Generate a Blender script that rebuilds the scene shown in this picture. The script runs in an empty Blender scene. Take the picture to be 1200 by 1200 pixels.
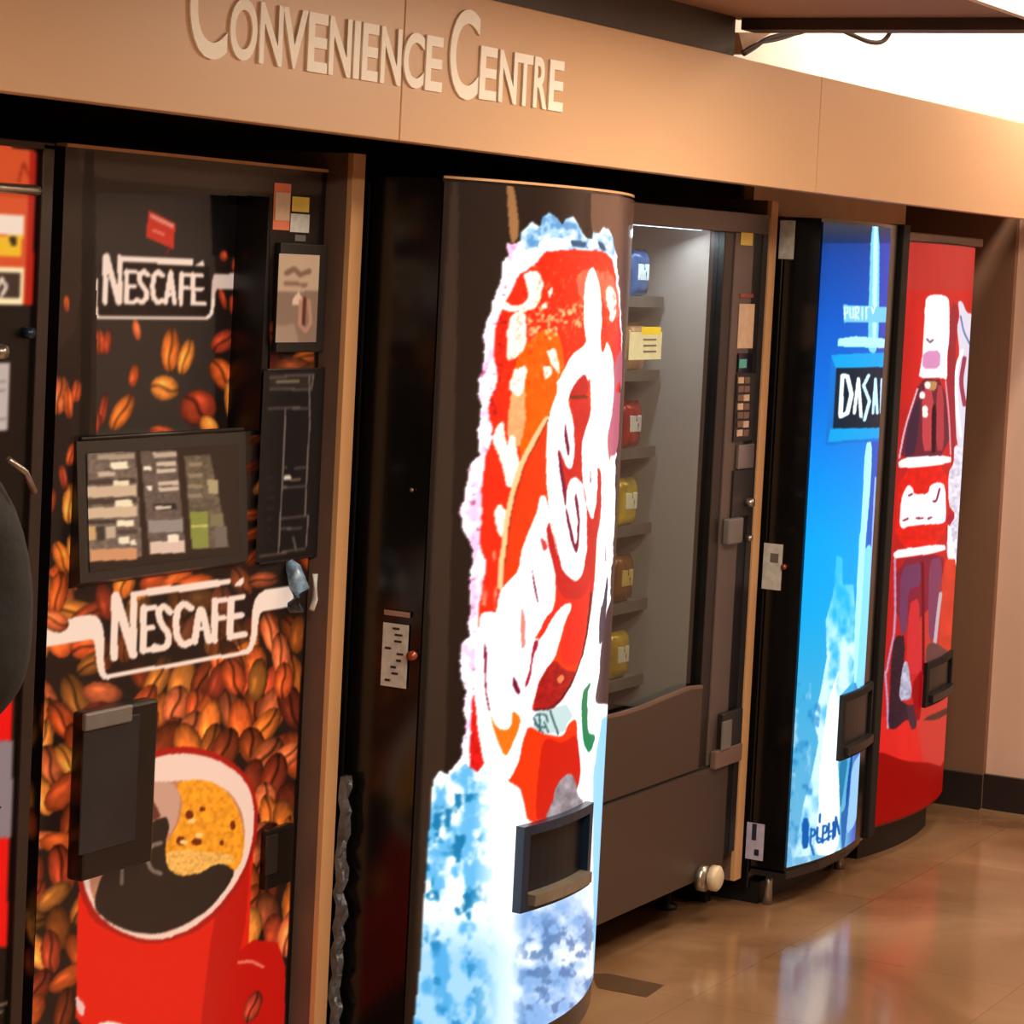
import bpy, bmesh, math, random
import numpy as np
from mathutils import Matrix, Vector
random.seed(7)
C = bpy.context.scene.collection
sc = bpy.context.scene
# ------------------------------------------------------------------ camera
F, CY, H = 3000.0, 500.0, 1.73
def _basis():
    d1 = np.array([1650.0, -(388.0-CY), -F]); d1 /= np.linalg.norm(d1)
    a = .050
    c = (d1[0]*a+d1[1])/(-d1[2]); U = np.array([a, 1, c]); U /= np.linalg.norm(U)
    return np.stack([d1, np.cross(U, d1), U], 1)
R = _basis()
def unp(px, py, D=None, Z=None, X=None):
    r = R.T @ np.array([px-600, CY-py, -F])
    t = D/r[1] if D is not None else ((Z-H)/r[2] if Z is not None else X/r[0])
    p = r*t; return (float(p[0]), float(p[1]), float(p[2]+H))
def prj(P):
    P = np.asarray(P, float); c = (P-[0, 0, H]) @ R.T
    return 600+F*c[..., 0]/-c[..., 2], CY-F*c[..., 1]/-c[..., 2]
cd = bpy.data.cameras.new('camera'); cam = bpy.data.objects.new('camera', cd); C.objects.link(cam)
M = Matrix([[R.T[i][j] for j in range(3)] for i in range(3)]).to_4x4(); M.translation = (0, 0, H)
cam.matrix_world = M
cd.sensor_width = 36; cd.lens = 36*F/1200; cd.shift_y = -(600-CY)/1200; cd.clip_start = .05
sc.camera = cam
sc.view_settings.view_transform = 'Standard'; sc.view_settings.look = 'None'
sc.view_settings.gamma = 1; sc.view_settings.use_curve_mapping = False; sc.view_settings.exposure = 0
# ------------------------------------------------------------------ materials
def lin(c):
    c = np.asarray(c, float)/255.0
    return np.where(c <= .04045, c/12.92, ((c+.055)/1.055)**2.4)
def mat(name, col, rough=.5, metal=0, var=.12, scale=8, emi=None, es=0, bump=0, spec=.5, trans=0, stretch=None):
    m = bpy.data.materials.new(name); m.use_nodes = True; nt = m.node_tree; n = nt.nodes; l = nt.links
    b = n['Principled BSDF']; c = lin(col)
    tc = n.new('ShaderNodeTexCoord'); no = n.new('ShaderNodeTexNoise'); no.inputs['Scale'].default_value = scale
    no.inputs['Detail'].default_value = 5
    if stretch:
        mp = n.new('ShaderNodeMapping'); mp.inputs['Scale'].default_value = stretch
        l.new(tc.outputs['Object'], mp.inputs[0]); l.new(mp.outputs[0], no.inputs[0])
    else: l.new(tc.outputs['Object'], no.inputs[0])
    r = n.new('ShaderNodeValToRGB'); r.color_ramp.elements[0].position = .3; r.color_ramp.elements[1].position = .7
    r.color_ramp.elements[0].color = (*(c*(1-var)), 1); r.color_ramp.elements[1].color = (*np.minimum(c*(1+var), 1), 1)
    l.new(no.outputs[0], r.inputs[0]); l.new(r.outputs[0], b.inputs['Base Color'])
    b.inputs['Roughness'].default_value = rough; b.inputs['Metallic'].default_value = metal
    b.inputs['Specular IOR Level'].default_value = spec
    b.inputs['Transmission Weight'].default_value = trans
    if emi is not None:
        b.inputs['Emission Color'].default_value = (*lin(emi), 1); b.inputs['Emission Strength'].default_value = es
    if bump:
        bp = n.new('ShaderNodeBump'); bp.inputs['Strength'].default_value = bump; bp.inputs['Distance'].default_value = .01
        l.new(no.outputs[0], bp.inputs['Height']); l.new(bp.outputs[0], b.inputs['Normal'])
    return m
def printmat(name, es=1.0, base=.35, rough=.25, spec=.25):
    # printed panel: colour and backlight mask come from the painted attribute
    m = bpy.data.materials.new(name); m.use_nodes = True; nt = m.node_tree; n = nt.nodes; l = nt.links
    b = n['Principled BSDF']; a = n.new('ShaderNodeAttribute'); a.attribute_name = 'ink'
    mx = n.new('ShaderNodeVectorMath'); mx.operation = 'SCALE'; pass
    mr0 = n.new('ShaderNodeMapRange'); mr0.inputs['To Min'].default_value = .85; mr0.inputs['To Max'].default_value = base; mr0.inputs['From Max'].default_value = .5
    l.new(a.outputs['Alpha'], mr0.inputs[0]); l.new(mr0.outputs[0], mx.inputs[3])
    l.new(a.outputs['Color'], mx.inputs[0]); l.new(mx.outputs[0], b.inputs['Base Color'])
    l.new(a.outputs['Color'], b.inputs['Emission Color'])
    k = n.new('ShaderNodeMath'); k.operation = 'MULTIPLY'; k.inputs[1].default_value = es
    l.new(a.outputs['Alpha'], k.inputs[0]); l.new(k.outputs[0], b.inputs['Emission Strength'])
    tc = n.new('ShaderNodeTexCoord'); no = n.new('ShaderNodeTexNoise'); no.inputs['Scale'].default_value = 3
    mr = n.new('ShaderNodeMapRange'); mr.inputs['To Min'].default_value = rough*.8; mr.inputs['To Max'].default_value = rough*1.2
    l.new(tc.outputs['Object'], no.inputs[0]); l.new(no.outputs[0], mr.inputs[0]); l.new(mr.outputs[0], b.inputs['Roughness'])
    b.inputs['Specular IOR Level'].default_value = spec
    return m
def glassmat(name, tint=(230, 235, 235)):
    m = bpy.data.materials.new(name); m.use_nodes = True; nt = m.node_tree; n = nt.nodes; l = nt.links
    n.remove(n['Principled BSDF']); o = n['Material Output']
    t = n.new('ShaderNodeBsdfTransparent'); t.inputs[0].default_value = (*lin(tint), 1)
    g = n.new('ShaderNodeBsdfGlossy'); g.inputs['Roughness'].default_value = .03
    f = n.new('ShaderNodeFresnel'); f.inputs[0].default_value = 1.35; mx = n.new('ShaderNodeMixShader')
    ge = n.new('ShaderNodeNewGeometry'); su = n.new('ShaderNodeMath'); su.operation = 'SUBTRACT'; su.use_clamp = True
    l.new(f.outputs[0], su.inputs[0]); l.new(ge.outputs['Backfacing'], su.inputs[1]); l.new(su.outputs[0], mx.inputs[0]); l.new(t.outputs[0], mx.inputs[1]); l.new(g.outputs[0], mx.inputs[2]); l.new(mx.outputs[0], o.inputs[0])
    return m
K = dict(
 black=mat('black_paint', (17, 15, 15), .35), gloss=mat('gloss_black', (14, 13, 14), .18), dark=mat('dark_plastic', (34, 31, 31), .4),
 void=mat('unlit_black', (9, 8, 8), .8), brown=mat('brown_laminate', (112, 88, 78), .5), tan=mat('tan_lit_stand_in', (214, 166, 118), .5, var=.06, scale=3, stretch=(6, 6, .6)),
 grey=mat('grey_metal', (120, 116, 114), .4, .3), steel=mat('brushed_steel', (178, 172, 165), .3, .9), fascia=mat('fascia_paint', (208, 166, 126), .42, var=.04, scale=.9),
 letter=mat('letter_cream', (255, 250, 240), .45, var=.02), cream=mat('cream_paint', (232, 214, 196), .6, var=.05, scale=3), white=mat('white_paint', (236, 226, 214), .7, var=.04, scale=2),
 ceil=mat('ceiling_tile', (160, 128, 106), .6, var=.1, scale=2), trim_and_shade=mat('dark_trim_and_shade', (52, 38, 30), .5), pier=mat('pinkish_wall', (240, 206, 186), .6, var=.05, scale=1.5),
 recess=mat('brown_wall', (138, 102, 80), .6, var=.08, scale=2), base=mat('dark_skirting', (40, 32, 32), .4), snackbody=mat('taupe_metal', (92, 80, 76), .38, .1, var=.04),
 snackin=mat('cabinet_liner', (176, 166, 160), .45, var=.05, scale=2), snacklow=mat('taupe_door', (70, 56, 49), .4, .1, var=.05, scale=2), lens=mat('lamp_diffuser', (255, 240, 215), .5, emi=(255, 236, 205), es=6),
 lens2=mat('cool_tube', (235, 245, 255), .5, emi=(225, 240, 255), es=5), jacket=mat('black_jacket_cloth', (17, 18, 19), .75, var=.25, scale=25, bump=.4), skin=mat('skin', (190, 140, 115), .5), trouser=mat('dark_trousers', (35, 36, 45), .8),
 hair=mat('dark_hair', (30, 24, 20), .6), zipm=mat('zip_metal', (150, 140, 130), .3, .8), sticker=mat('sticker_grey', (196, 198, 196), .6, var=.15, scale=60), lilac=mat('sticker_lilac', (190, 186, 215), .6, var=.12, scale=40),
 copper=mat('copper_button', (170, 90, 70), .3, .6), cable=mat('cable_rubber', (60, 42, 32), .6), plastic=mat('crinkled_plastic', (90, 92, 98), .25, .2, var=.5, scale=30, bump=1),
 navy=mat('navy_plastic', (22, 42, 66), .3), lip=mat('worn_lip', (128, 120, 108), .4, .3, var=.2, scale=20), yellow=mat('sticker_yellow', (226, 196, 90), .6), tanlabel=mat('label_tan', (205, 175, 150), .6, var=.1, scale=40),
 knob=mat('ivory_lock', (226, 210, 180), .35, .1), glass=glassmat('clear_glass'), smoke=mat('smoked_flap', (48, 44, 42), .15), blackpl=mat('black_foot', (12, 12, 12), .5))
# ------------------------------------------------------------------ mesh helpers
def link(name, me, m, parent=None):
    o = bpy.data.objects.new(name, me); C.objects.link(o)
    if m is not None: me.materials.append(m)
    if parent is not None: o.parent = parent; o.matrix_parent_inverse = Matrix.Translation(-parent.location)
    return o
def tag(o, label, cat, group=None, kind=None):
    o['label'] = label; o['category'] = cat
    if group: o['group'] = group
    if kind: o['kind'] = kind
    return o
def thing(name, label, cat, loc=(0, 0, 0), group=None):
    o = bpy.data.objects.new(name, None); C.objects.link(o); o.location = loc; o.empty_display_size = .1
    return tag(o, label, cat, group)
def bm_box(bm, x0, x1, y0, y1, z0, z1, bev=0):
    r = bmesh.ops.create_cube(bm, size=1)
    for v in r['verts']: v.co = ((x0+x1)/2+v.co.x*(x1-x0), (y0+y1)/2+v.co.y*(y1-y0), (z0+z1)/2+v.co.z*(z1-z0))
    if bev:
        es = list({e for v in r['verts'] for e in v.link_edges})
        bmesh.ops.bevel(bm, geom=es, offset=bev, segments=2, affect='EDGES', profile=.5)
def boxes(name, bl, m, parent=None, bev=0):
    bm = bmesh.new()
    for b in bl: bm_box(bm, *b, bev=bev)
    return fin(name, bm, m, parent)
def fin(name, bm, m, parent=None, smooth=False):
    me = bpy.data.meshes.new(name); bmesh.ops.recalc_face_normals(bm, faces=bm.faces[:]); bm.to_mesh(me); bm.free()
    if smooth:
        for p in me.polygons: p.use_smooth = True
    return link(name, me, m, parent)
def box(name, x0, x1, y0, y1, z0, z1, m, parent=None, bev=0): return boxes(name, [(x0, x1, y0, y1, z0, z1)], m, parent, bev)
def struct(name, bl, m, label=None):
    o = boxes(name, bl, m); o['kind'] = 'structure'
    if label: o['label'] = label
    return o
def prism(name, pts, off, m, parent=None):
    # pts: polygon of 3D points, off: extrusion vector
    bm = bmesh.new(); v = [bm.verts.new(p) for p in pts]; w = [bm.verts.new(Vector(p)+Vector(off)) for p in pts]
    bm.faces.new(v); bm.faces.new(w[::-1]); n = len(v)
    for i in range(n): bm.faces.new((v[i], w[i], w[(i+1) % n], v[(i+1) % n]))
    return fin(name, bm, m, parent)
def quadD(name, px, D, t, m, parent=None, lift=.002):
    # plate lying on the plane y = D, corner outline given, t thick towards the corridor
    return prism(name, [unp(x, y, D=D-lift) for x, y in px], (0, -t, 0), m, parent)
def rectD(name, x0, y0, x1, y1, D, t, m, parent=None, lift=.001, bev=0):
    a = unp(x0, y0, D=D); b = unp(x1, y1, D=D)
    return box(name, min(a[0], b[0]), max(a[0], b[0]), D-lift-t, D-lift, min(a[2], b[2]), max(a[2], b[2]), m, parent, bev)
def tube(name, pts, r, m, parent=None, seg=8):
    bm = bmesh.new(); rings = []
    P = [Vector(p) for p in pts]
    for i, p in enumerate(P):
        d = (P[min(i+1, len(P)-1)]-P[max(i-1, 0)]).normalized(); a = d.cross(Vector((0, 0, 1)))
        if a.length < .1: a = d.cross(Vector((0, 1, 0)))
        a.normalize(); b = d.cross(a)
        rr = r[i] if isinstance(r, (list, tuple)) else r
        rings.append([bm.verts.new(p+(a*math.cos(t)+b*math.sin(t))*rr) for t in [2*math.pi*k/seg for k in range(seg)]])
    for q, s in zip(rings, rings[1:]):
        for k in range(seg): bm.faces.new((q[k], q[(k+1) % seg], s[(k+1) % seg], s[k]))
    bm.faces.new(rings[0][::-1]); bm.faces.new(rings[-1])
    return fin(name, bm, m, parent, True)
# ------------------------------------------------------------------ print artwork on panel grids
def vnoise(x, y, seed=0):
    xi = np.floor(x).astype(np.int64); yi = np.floor(y).astype(np.int64); fx = x-xi; fy = y-yi
    fx = fx*fx*(3-2*fx); fy = fy*fy*(3-2*fy)
    def h(a, b):
        n = (a*374761393+b*668265263+seed*982451653) & 0x7fffffff
        n = ((n ^ (n >> 13))*1274126177) & 0x7fffffff
        return ((n ^ (n >> 16)) & 0xffff)/65535.0
    return (h(xi, yi)*(1-fx)+h(xi+1, yi)*fx)*(1-fy)+(h(xi, yi+1)*(1-fx)+h(xi+1, yi+1)*fx)*fy
def fbm(x, y, seed=0, o=4):
    s = 0; a = .5
    for i in range(o): s = s+a*vnoise(x*2**i, y*2**i, seed+i); a *= .5
    return s/(1-.5**o)
def chaikin(p, n, closed=True):
    p = [tuple(q) for q in p]
    for _ in range(n):
        o = [] if closed else [p[0]]
        for a, b in (zip(p, p[1:]+p[:1]) if closed else zip(p, p[1:])): o += [(.8*a[0]+.2*b[0], .8*a[1]+.2*b[1]), (.2*a[0]+.8*b[0], .2*a[1]+.8*b[1])]
        p = o if closed else o+[p[-1]]
    return p
class Art:
    def __init__(s, X, Y, col=(30, 28, 27), e=0):
        s.X, s.Y = X, Y; s.c = np.zeros((len(X), 4)); s.c[:, :3] = col; s.c[:, 3] = e
    def inside(s, pts):
        P = np.asarray(pts, float); x0, y0 = P.min(0); x1, y1 = P.max(0)
        I = np.nonzero((s.X >= x0) & (s.X <= x1) & (s.Y >= y0) & (s.Y <= y1))[0]; X = s.X[I]; Y = s.Y[I]; r = np.zeros(len(I), bool)
        for (ax, ay), (bx, by) in zip(P, np.roll(P, -1, 0)):
            if ay == by: continue
            k = (ay > Y) != (by > Y); r ^= k & (X < (bx-ax)*(Y-ay)/(by-ay)+ax)
        return I[r]
    def put(s, I, col, e=None, a=1.0):
        col = np.asarray(col, float); a = np.asarray(a, float)
        if a.ndim: a = a[:, None]
        s.c[I, :3] = s.c[I, :3]*(1-a)+col*a
        if e is not None: s.c[I, 3] = e
    sm = 0
    def poly(s, pts, col, e=None, a=1.0, var=0, seed=3, sc=.08, sm=None):
        I = s.inside(chaikin(pts, s.sm if sm is None else sm)); col = np.asarray(col, float)
        if var: col = np.clip(col[None, :]*(1+var*(2*fbm(s.X[I]*sc, s.Y[I]*sc, seed)-1))[:, None], 0, 255)
        s.put(I, col, e, a); return I
    def stroke(s, pts, w, col, e=None, a=1.0):
        if len(pts) > 2 and s.sm: pts = chaikin(pts, 2, False)
        P = np.asarray(pts, float); h = w/2
        I = np.nonzero((s.X >= P[:, 0].min()-h) & (s.X <= P[:, 0].max()+h) & (s.Y >= P[:, 1].min()-h) & (s.Y <= P[:, 1].max()+h))[0]
        X = s.X[I]; Y = s.Y[I]; d = np.full(len(I), 1e9)
        for (ax, ay), (bx, by) in zip(P[:-1], P[1:]):
            dx, dy = bx-ax, by-ay; t = np.clip(((X-ax)*dx+(Y-ay)*dy)/(dx*dx+dy*dy+1e-9), 0, 1)
            d = np.minimum(d, np.hypot(X-ax-t*dx, Y-ay-t*dy))
        s.put(I[d < h], col, e, a)
    def bean(s, cx, cy, L, W, ang, col, crease=True, e=None, dim=1.0):
        ca, sa = math.cos(ang), math.sin(ang); m = max(L, W)
        I = np.nonzero((abs(s.X-cx) < m) & (abs(s.Y-cy) < m))[0]
        u = ((s.X[I]-cx)*ca+(s.Y[I]-cy)*sa)/L; v = (-(s.X[I]-cx)*sa+(s.Y[I]-cy)*ca)/W
        r = np.hypot(u, v); k = r < 1; I = I[k]; u = u[k]; v = v[k]; r = r[k]
        sh = 1.18-.6*r**3+.25*(-u-v)*.5+.25*(vnoise(u*4+cx, v*5+cy, 5)-.5)
        cc = np.asarray(col, float)[None, :]*sh[:, None]*dim
        hl = np.exp(-((u+.25)**2/.12+(v+.35)**2/.05)); cc = cc*(1+.35*hl[:, None])
        if crease:
            d = abs(v-.12*np.sin(u*4)); cc = cc*(1-.6*np.exp(-(d/.12)**2))[:, None]
        s.put(I, np.clip(cc, 0, 255), e)
def T(ox, oy, k, pts): return [(ox+x/k, oy+y/k) for x, y in pts]
def grid(name, f, nu, nz, z0, z1, m, parent, art, monotone=False, hole=None, th=.0):
    """panel whose plan is f(u)->(x,y), from z0 to z1; art(A) paints it; hole(px,py)->bool drops cells"""
    u = np.linspace(0, 1, nu+1); zz = np.linspace(z0, z1, nz+1)
    xy = np.array([f(t) for t in u]); P = np.zeros((nz+1, nu+1, 3)); P[:, :, 0] = xy[:, 0]; P[:, :, 1] = xy[:, 1]; P[:, :, 2] = zz[:, None]
    X, Y = prj(P)
    if monotone: X = np.maximum.accumulate(X+np.arange(nu+1)*1e-4, axis=1)
    return finish_grid(name, P, X, Y, m, parent, art, hole)
def grid4(name, c00, c10, c11, c01, nu, nv, m, parent, art):
    """flat quad patch between four corners"""
    a, b, c, d = [np.array(q, float) for q in (c00, c10, c11, c01)]
    s = np.linspace(0, 1, nu+1)[None, :, None]; t = np.linspace(0, 1, nv+1)[:, None, None]
    P = (a*(1-s)+b*s)*(1-t)+(d*(1-s)+c*s)*t; X, Y = prj(P)
    return finish_grid(name, P, X, Y, m, parent, art, None)
def finish_grid(name, P, X, Y, m, parent, art, hole):
    nr, nc = X.shape; A = Art(X.ravel(), Y.ravel()); A.P = P.reshape(-1, 3); art(A)
    g = A.c.reshape(nr, nc, 4)
    for _ in range(getattr(A, 'blur', 1)):
        g[1:-1] = .25*g[:-2]+.5*g[1:-1]+.25*g[2:]; g[:, 1:-1] = .25*g[:, :-2]+.5*g[:, 1:-1]+.25*g[:, 2:]
    i = np.arange(nr*nc).reshape(nr, nc); q = np.stack([i[:-1, :-1], i[:-1, 1:], i[1:, 1:], i[1:, :-1]], -1).reshape(-1, 4)
    if hole is not None:
        cx = A.X[q].mean(1); cy = A.Y[q].mean(1); q = q[~hole(cx, cy)]
    me = bpy.data.meshes.new(name); me.vertices.add(nr*nc); me.vertices.foreach_set('co', P.reshape(-1).astype(np.float32))
    me.loops.add(len(q)*4); me.loops.foreach_set('vertex_index', q.ravel().astype(np.int32)); me.polygons.add(len(q))
    me.polygons.foreach_set('loop_start', np.arange(len(q), dtype=np.int32)*4)
    me.polygons.foreach_set('use_smooth', np.ones(len(q), bool))
    me.update(calc_edges=True); me.validate()
    at = me.color_attributes.new('ink', 'FLOAT_COLOR', 'POINT'); c = A.c.copy(); c[:, :3] = lin(c[:, :3])
    at.data.foreach_set('color', c.ravel().astype(np.float32))
    return link(name, me, m, parent)
def bow(x0, x1, D, s): return lambda t: (x0+(x1-x0)*t, D-s*(1-(2*t-1)**2))
def plan_prism(name, f, n, yb, z0, z1, m, parent, inset=0):
    """solid whose front follows the plan curve f, flat back at yb"""
    pts = [f(i/n) for i in range(n+1)]; pts = [(x, y+inset) for x, y in pts]
    poly = [(x, y, z0) for x, y in pts]+[(pts[-1][0], yb, z0), (pts[0][0], yb, z0)]
    return prism(name, poly, (0, 0, z1-z0), m, parent)


# ================================================================== THE SETTING
def floor_mat():
    m = bpy.data.materials.new('polished_floor'); m.use_nodes = True; nt = m.node_tree; n = nt.nodes; l = nt.links; b = n['Principled BSDF']
    tc = n.new('ShaderNodeTexCoord'); mp = n.new('ShaderNodeMapping'); mp.inputs['Rotation'].default_value = (0, 0, .5)
    l.new(tc.outputs['Object'], mp.inputs[0])
    no = n.new('ShaderNodeTexNoise'); no.inputs['Scale'].default_value = 1.1; no.inputs['Detail'].default_value = 6; no.inputs['Distortion'].default_value = 1.2
    l.new(mp.outputs[0], no.inputs[0])
    r = n.new('ShaderNodeValToRGB'); cr = r.color_ramp; cr.elements[0].position = .28; cr.elements[0].color = (*lin((118, 86, 58)), 1)
    cr.elements[1].position = .75; cr.elements[1].color = (*lin((178, 142, 108)), 1)
    e = cr.elements.new(.5); e.color = (*lin((148, 112, 80)), 1)
    l.new(no.outputs[0], r.inputs[0])
    br = n.new('ShaderNodeTexBrick'); br.inputs['Scale'].default_value = 1; br.inputs['Brick Width'].default_value = .61; br.inputs['Row Height'].default_value = .61
    br.inputs['Mortar Size'].default_value = .0014; br.offset = 0; br.inputs['Color1'].default_value = (1, 1, 1, 1); br.inputs['Color2'].default_value = (.88, .88, .88, 1); br.inputs['Mortar'].default_value = (.72, .68, .64, 1)
    l.new(tc.outputs['Object'], br.inputs[0])
    mx = n.new('ShaderNodeMixRGB'); mx.blend_type = 'MULTIPLY'; mx.inputs[0].default_value = 1
    l.new(r.outputs[0], mx.inputs[1]); l.new(br.outputs[0], mx.inputs[2]); l.new(mx.outputs[0], b.inputs['Base Color'])
    no2 = n.new('ShaderNodeTexNoise'); no2.inputs['Scale'].default_value = 2.2; l.new(tc.outputs['Object'], no2.inputs[0])
    mr = n.new('ShaderNodeMapRange'); mr.inputs['To Min'].default_value = .07; mr.inputs['To Max'].default_value = .22
    l.new(no2.outputs[0], mr.inputs[0]); l.new(mr.outputs[0], b.inputs['Roughness'])
    return m
struct('floor', [(-2, 9.6, -2.6, 3.7, -.06, 0)], floor_mat())
XE, DF = 8.15, 2.42           # end wall, fascia plane
CZ = 2.312                    # underside of the low ceiling
XC = 5.48                     # where the low ceiling stops
struct('ceiling_low', [(-2, XC, -2.6, 2.45, CZ, CZ+.05)], K['ceil'])
struct('ceiling_raised', [(XC-.3, 9.6, -2.6, 3.0, 3.0, 3.05)], K['white'])
struct('wall_back', [(-2, XE, 3.6, 3.7, 0, 2.35)], K['void'])  # black colour stands in for the deep shade behind the machines
struct('wall_upper', [(XC-.3, 9.6, 2.95, 3.05, 2.17, 3.0)], K['white'])
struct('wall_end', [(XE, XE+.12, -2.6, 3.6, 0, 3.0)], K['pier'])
struct('wall_end_upper', [(XE-.01, XE, -2.6, 2.95, 2.25, 3.0)], K['white'])
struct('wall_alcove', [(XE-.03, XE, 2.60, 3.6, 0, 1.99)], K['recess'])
struct('wall_left', [(-2.1, -2, -2.6, 3.7, 0, 2.35)], K['cream'])
struct('wall_opposite', [(-2, 9.6, -2.7, -2.6, 0, 3.0)], K['cream'])
struct('ceiling_alcove', [(-2, XE, 2.53, 3.6, 2.14, 2.17)], K['void'])  # alcove shade put into the black colour here too
struct('wall_divider', [(XC-.34, XC-.3, -2.6, 2.95, CZ+.05, 3.0)], K['cream'])
struct('baseboard_end', [(XE-.02, XE, -2.6, 2.6, 0, .115)], K['base'])
struct('baseboard_alcove', [(XE-.05, XE-.03, 2.6, 3.59, 0, .115)], K['base'])
struct('ceiling_edge_shade', [(XC-.05, XC+.03, -2.6, 2.42, CZ-.027, CZ+.06)], K['trim_and_shade'], 'dark strip standing in for the shade along the low ceiling edge')  # dark colour carries the shade of the slab edge
struct('trim_2', [(-2, XC-.06, 2.43, 2.49, 2.224, CZ)], K['trim_and_shade'], 'dark beam running above the fascia')
struct('wall_stand_in', [(6.43, 7.62, 2.80, 2.83, 1.89, 2.14)], K['tan'], 'added brown board standing in for the lit wall above the machines')  # added board in place of the lit wall behind the right bay

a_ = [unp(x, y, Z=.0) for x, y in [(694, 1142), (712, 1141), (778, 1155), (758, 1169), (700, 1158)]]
o_ = prism('floor_patch', [(p[0], p[1], .0005) for p in a_], (0, 0, .0008), mat('dark_floor', (98, 74, 54), .3), None); o_['kind'] = 'structure'  # thin darker patch laid flat on the floor
# fascia signboard
t = thing('signboard', 'long tan fascia board with cream small-capital lettering above the vending machines', 'sign', (2.0, DF, 1.935))
fz0, fz1 = 1.935, 2.222
joints = [-1.5, unp(468, 163, D=DF)[0], unp(960, 150, D=DF)[0], XE-.005]
for a, b in zip(joints, joints[1:]):
    box('board', a+.0012, b-.0012, DF, DF+.04, fz0, fz1, K['fascia'], t, bev=.002)
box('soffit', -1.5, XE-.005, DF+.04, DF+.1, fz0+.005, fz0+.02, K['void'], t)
chars = [('C', 217, 262, 1), ('O', 265, 297, 0), ('N', 300, 327, 0), ('V', 326, 356, 0), ('E', 357, 380, 0), ('N', 382, 408, 0), ('I', 411, 418, 0),
         ('E', 421, 440, 0), ('N', 443, 467, 0), ('C', 470, 494, 0), ('E', 496, 516, 0), ('C', 524, 558, 1), ('E', 560, 580, 0), ('N', 583, 604, 0),
         ('T', 604, 622, 0), ('R', 624, 640, 0), ('E', 642, 659, 0)]
for ch, a, b, big in chars:
    cu = bpy.data.curves.new('letter', 'FONT'); cu.body = ch; cu.size = 1; cu.offset = .022 if not big else .012; cu.extrude = .5
    cu.resolution_u = 6
    ob = bpy.data.objects.new('tmp', cu); C.objects.link(ob); bpy.context.view_layer.update()
    me = bpy.data.meshes.new_from_object(ob.evaluated_get(bpy.context.evaluated_depsgraph_get())); bpy.data.objects.remove(ob)
    co = np.zeros(len(me.vertices)*3); me.vertices.foreach_get('co', co); co = co.reshape(-1, 3)
    mn, mxx = co.min(0), co.max(0); x0 = unp(a, 90, D=DF)[0]; x1 = unp(b, 90, D=DF)[0]
    zb = 2.032 if not big else 2.026; hh = .100 if not big else .168
    o3 = np.zeros_like(co); o3[:, 0] = x0+(co[:, 0]-mn[0])/(mxx[0]-mn[0])*(x1-x0); o3[:, 2] = zb+(co[:, 1]-mn[1])/(mxx[1]-mn[1])*hh
    o3[:, 1] = DF-.0005-(co[:, 2]-mn[2])/(mxx[2]-mn[2])*.004
    me.vertices.foreach_set('co', o3.ravel()); me.update(); me.name = 'letter'
    link('letter', me, K['letter'], t)

# partitions
def partition(x0, label, batten=True):
    t = thing('partition_board', label, 'partition', (x0, 2.72, .075))
    box('side_board', x0, x0+.044, 2.728, 3.58, .075, 1.925, K['brown'], t)
    box('edge_strip', x0, x0+.045, 2.715, 2.728, .075, 1.925, K['tan'], t, bev=.001)
    box('plinth', x0+.005, x0+.04, 2.80, 3.56, 0, .075, K['blackpl'], t)
    return t
p1 = partition(4.268, 'tall brown partition board with tan front edge between the coffee machine and the lit cola machine')
p2 = partition(6.36, 'tall brown partition board with tan front edge between the snack machine and the blue water machine')
o = box('wall_batten', 4.268, 4.33, 2.75, 3.5, 1.975, 2.01, K['brown']); o.name = 'trim_4'; o['kind'] = 'structure'

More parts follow.
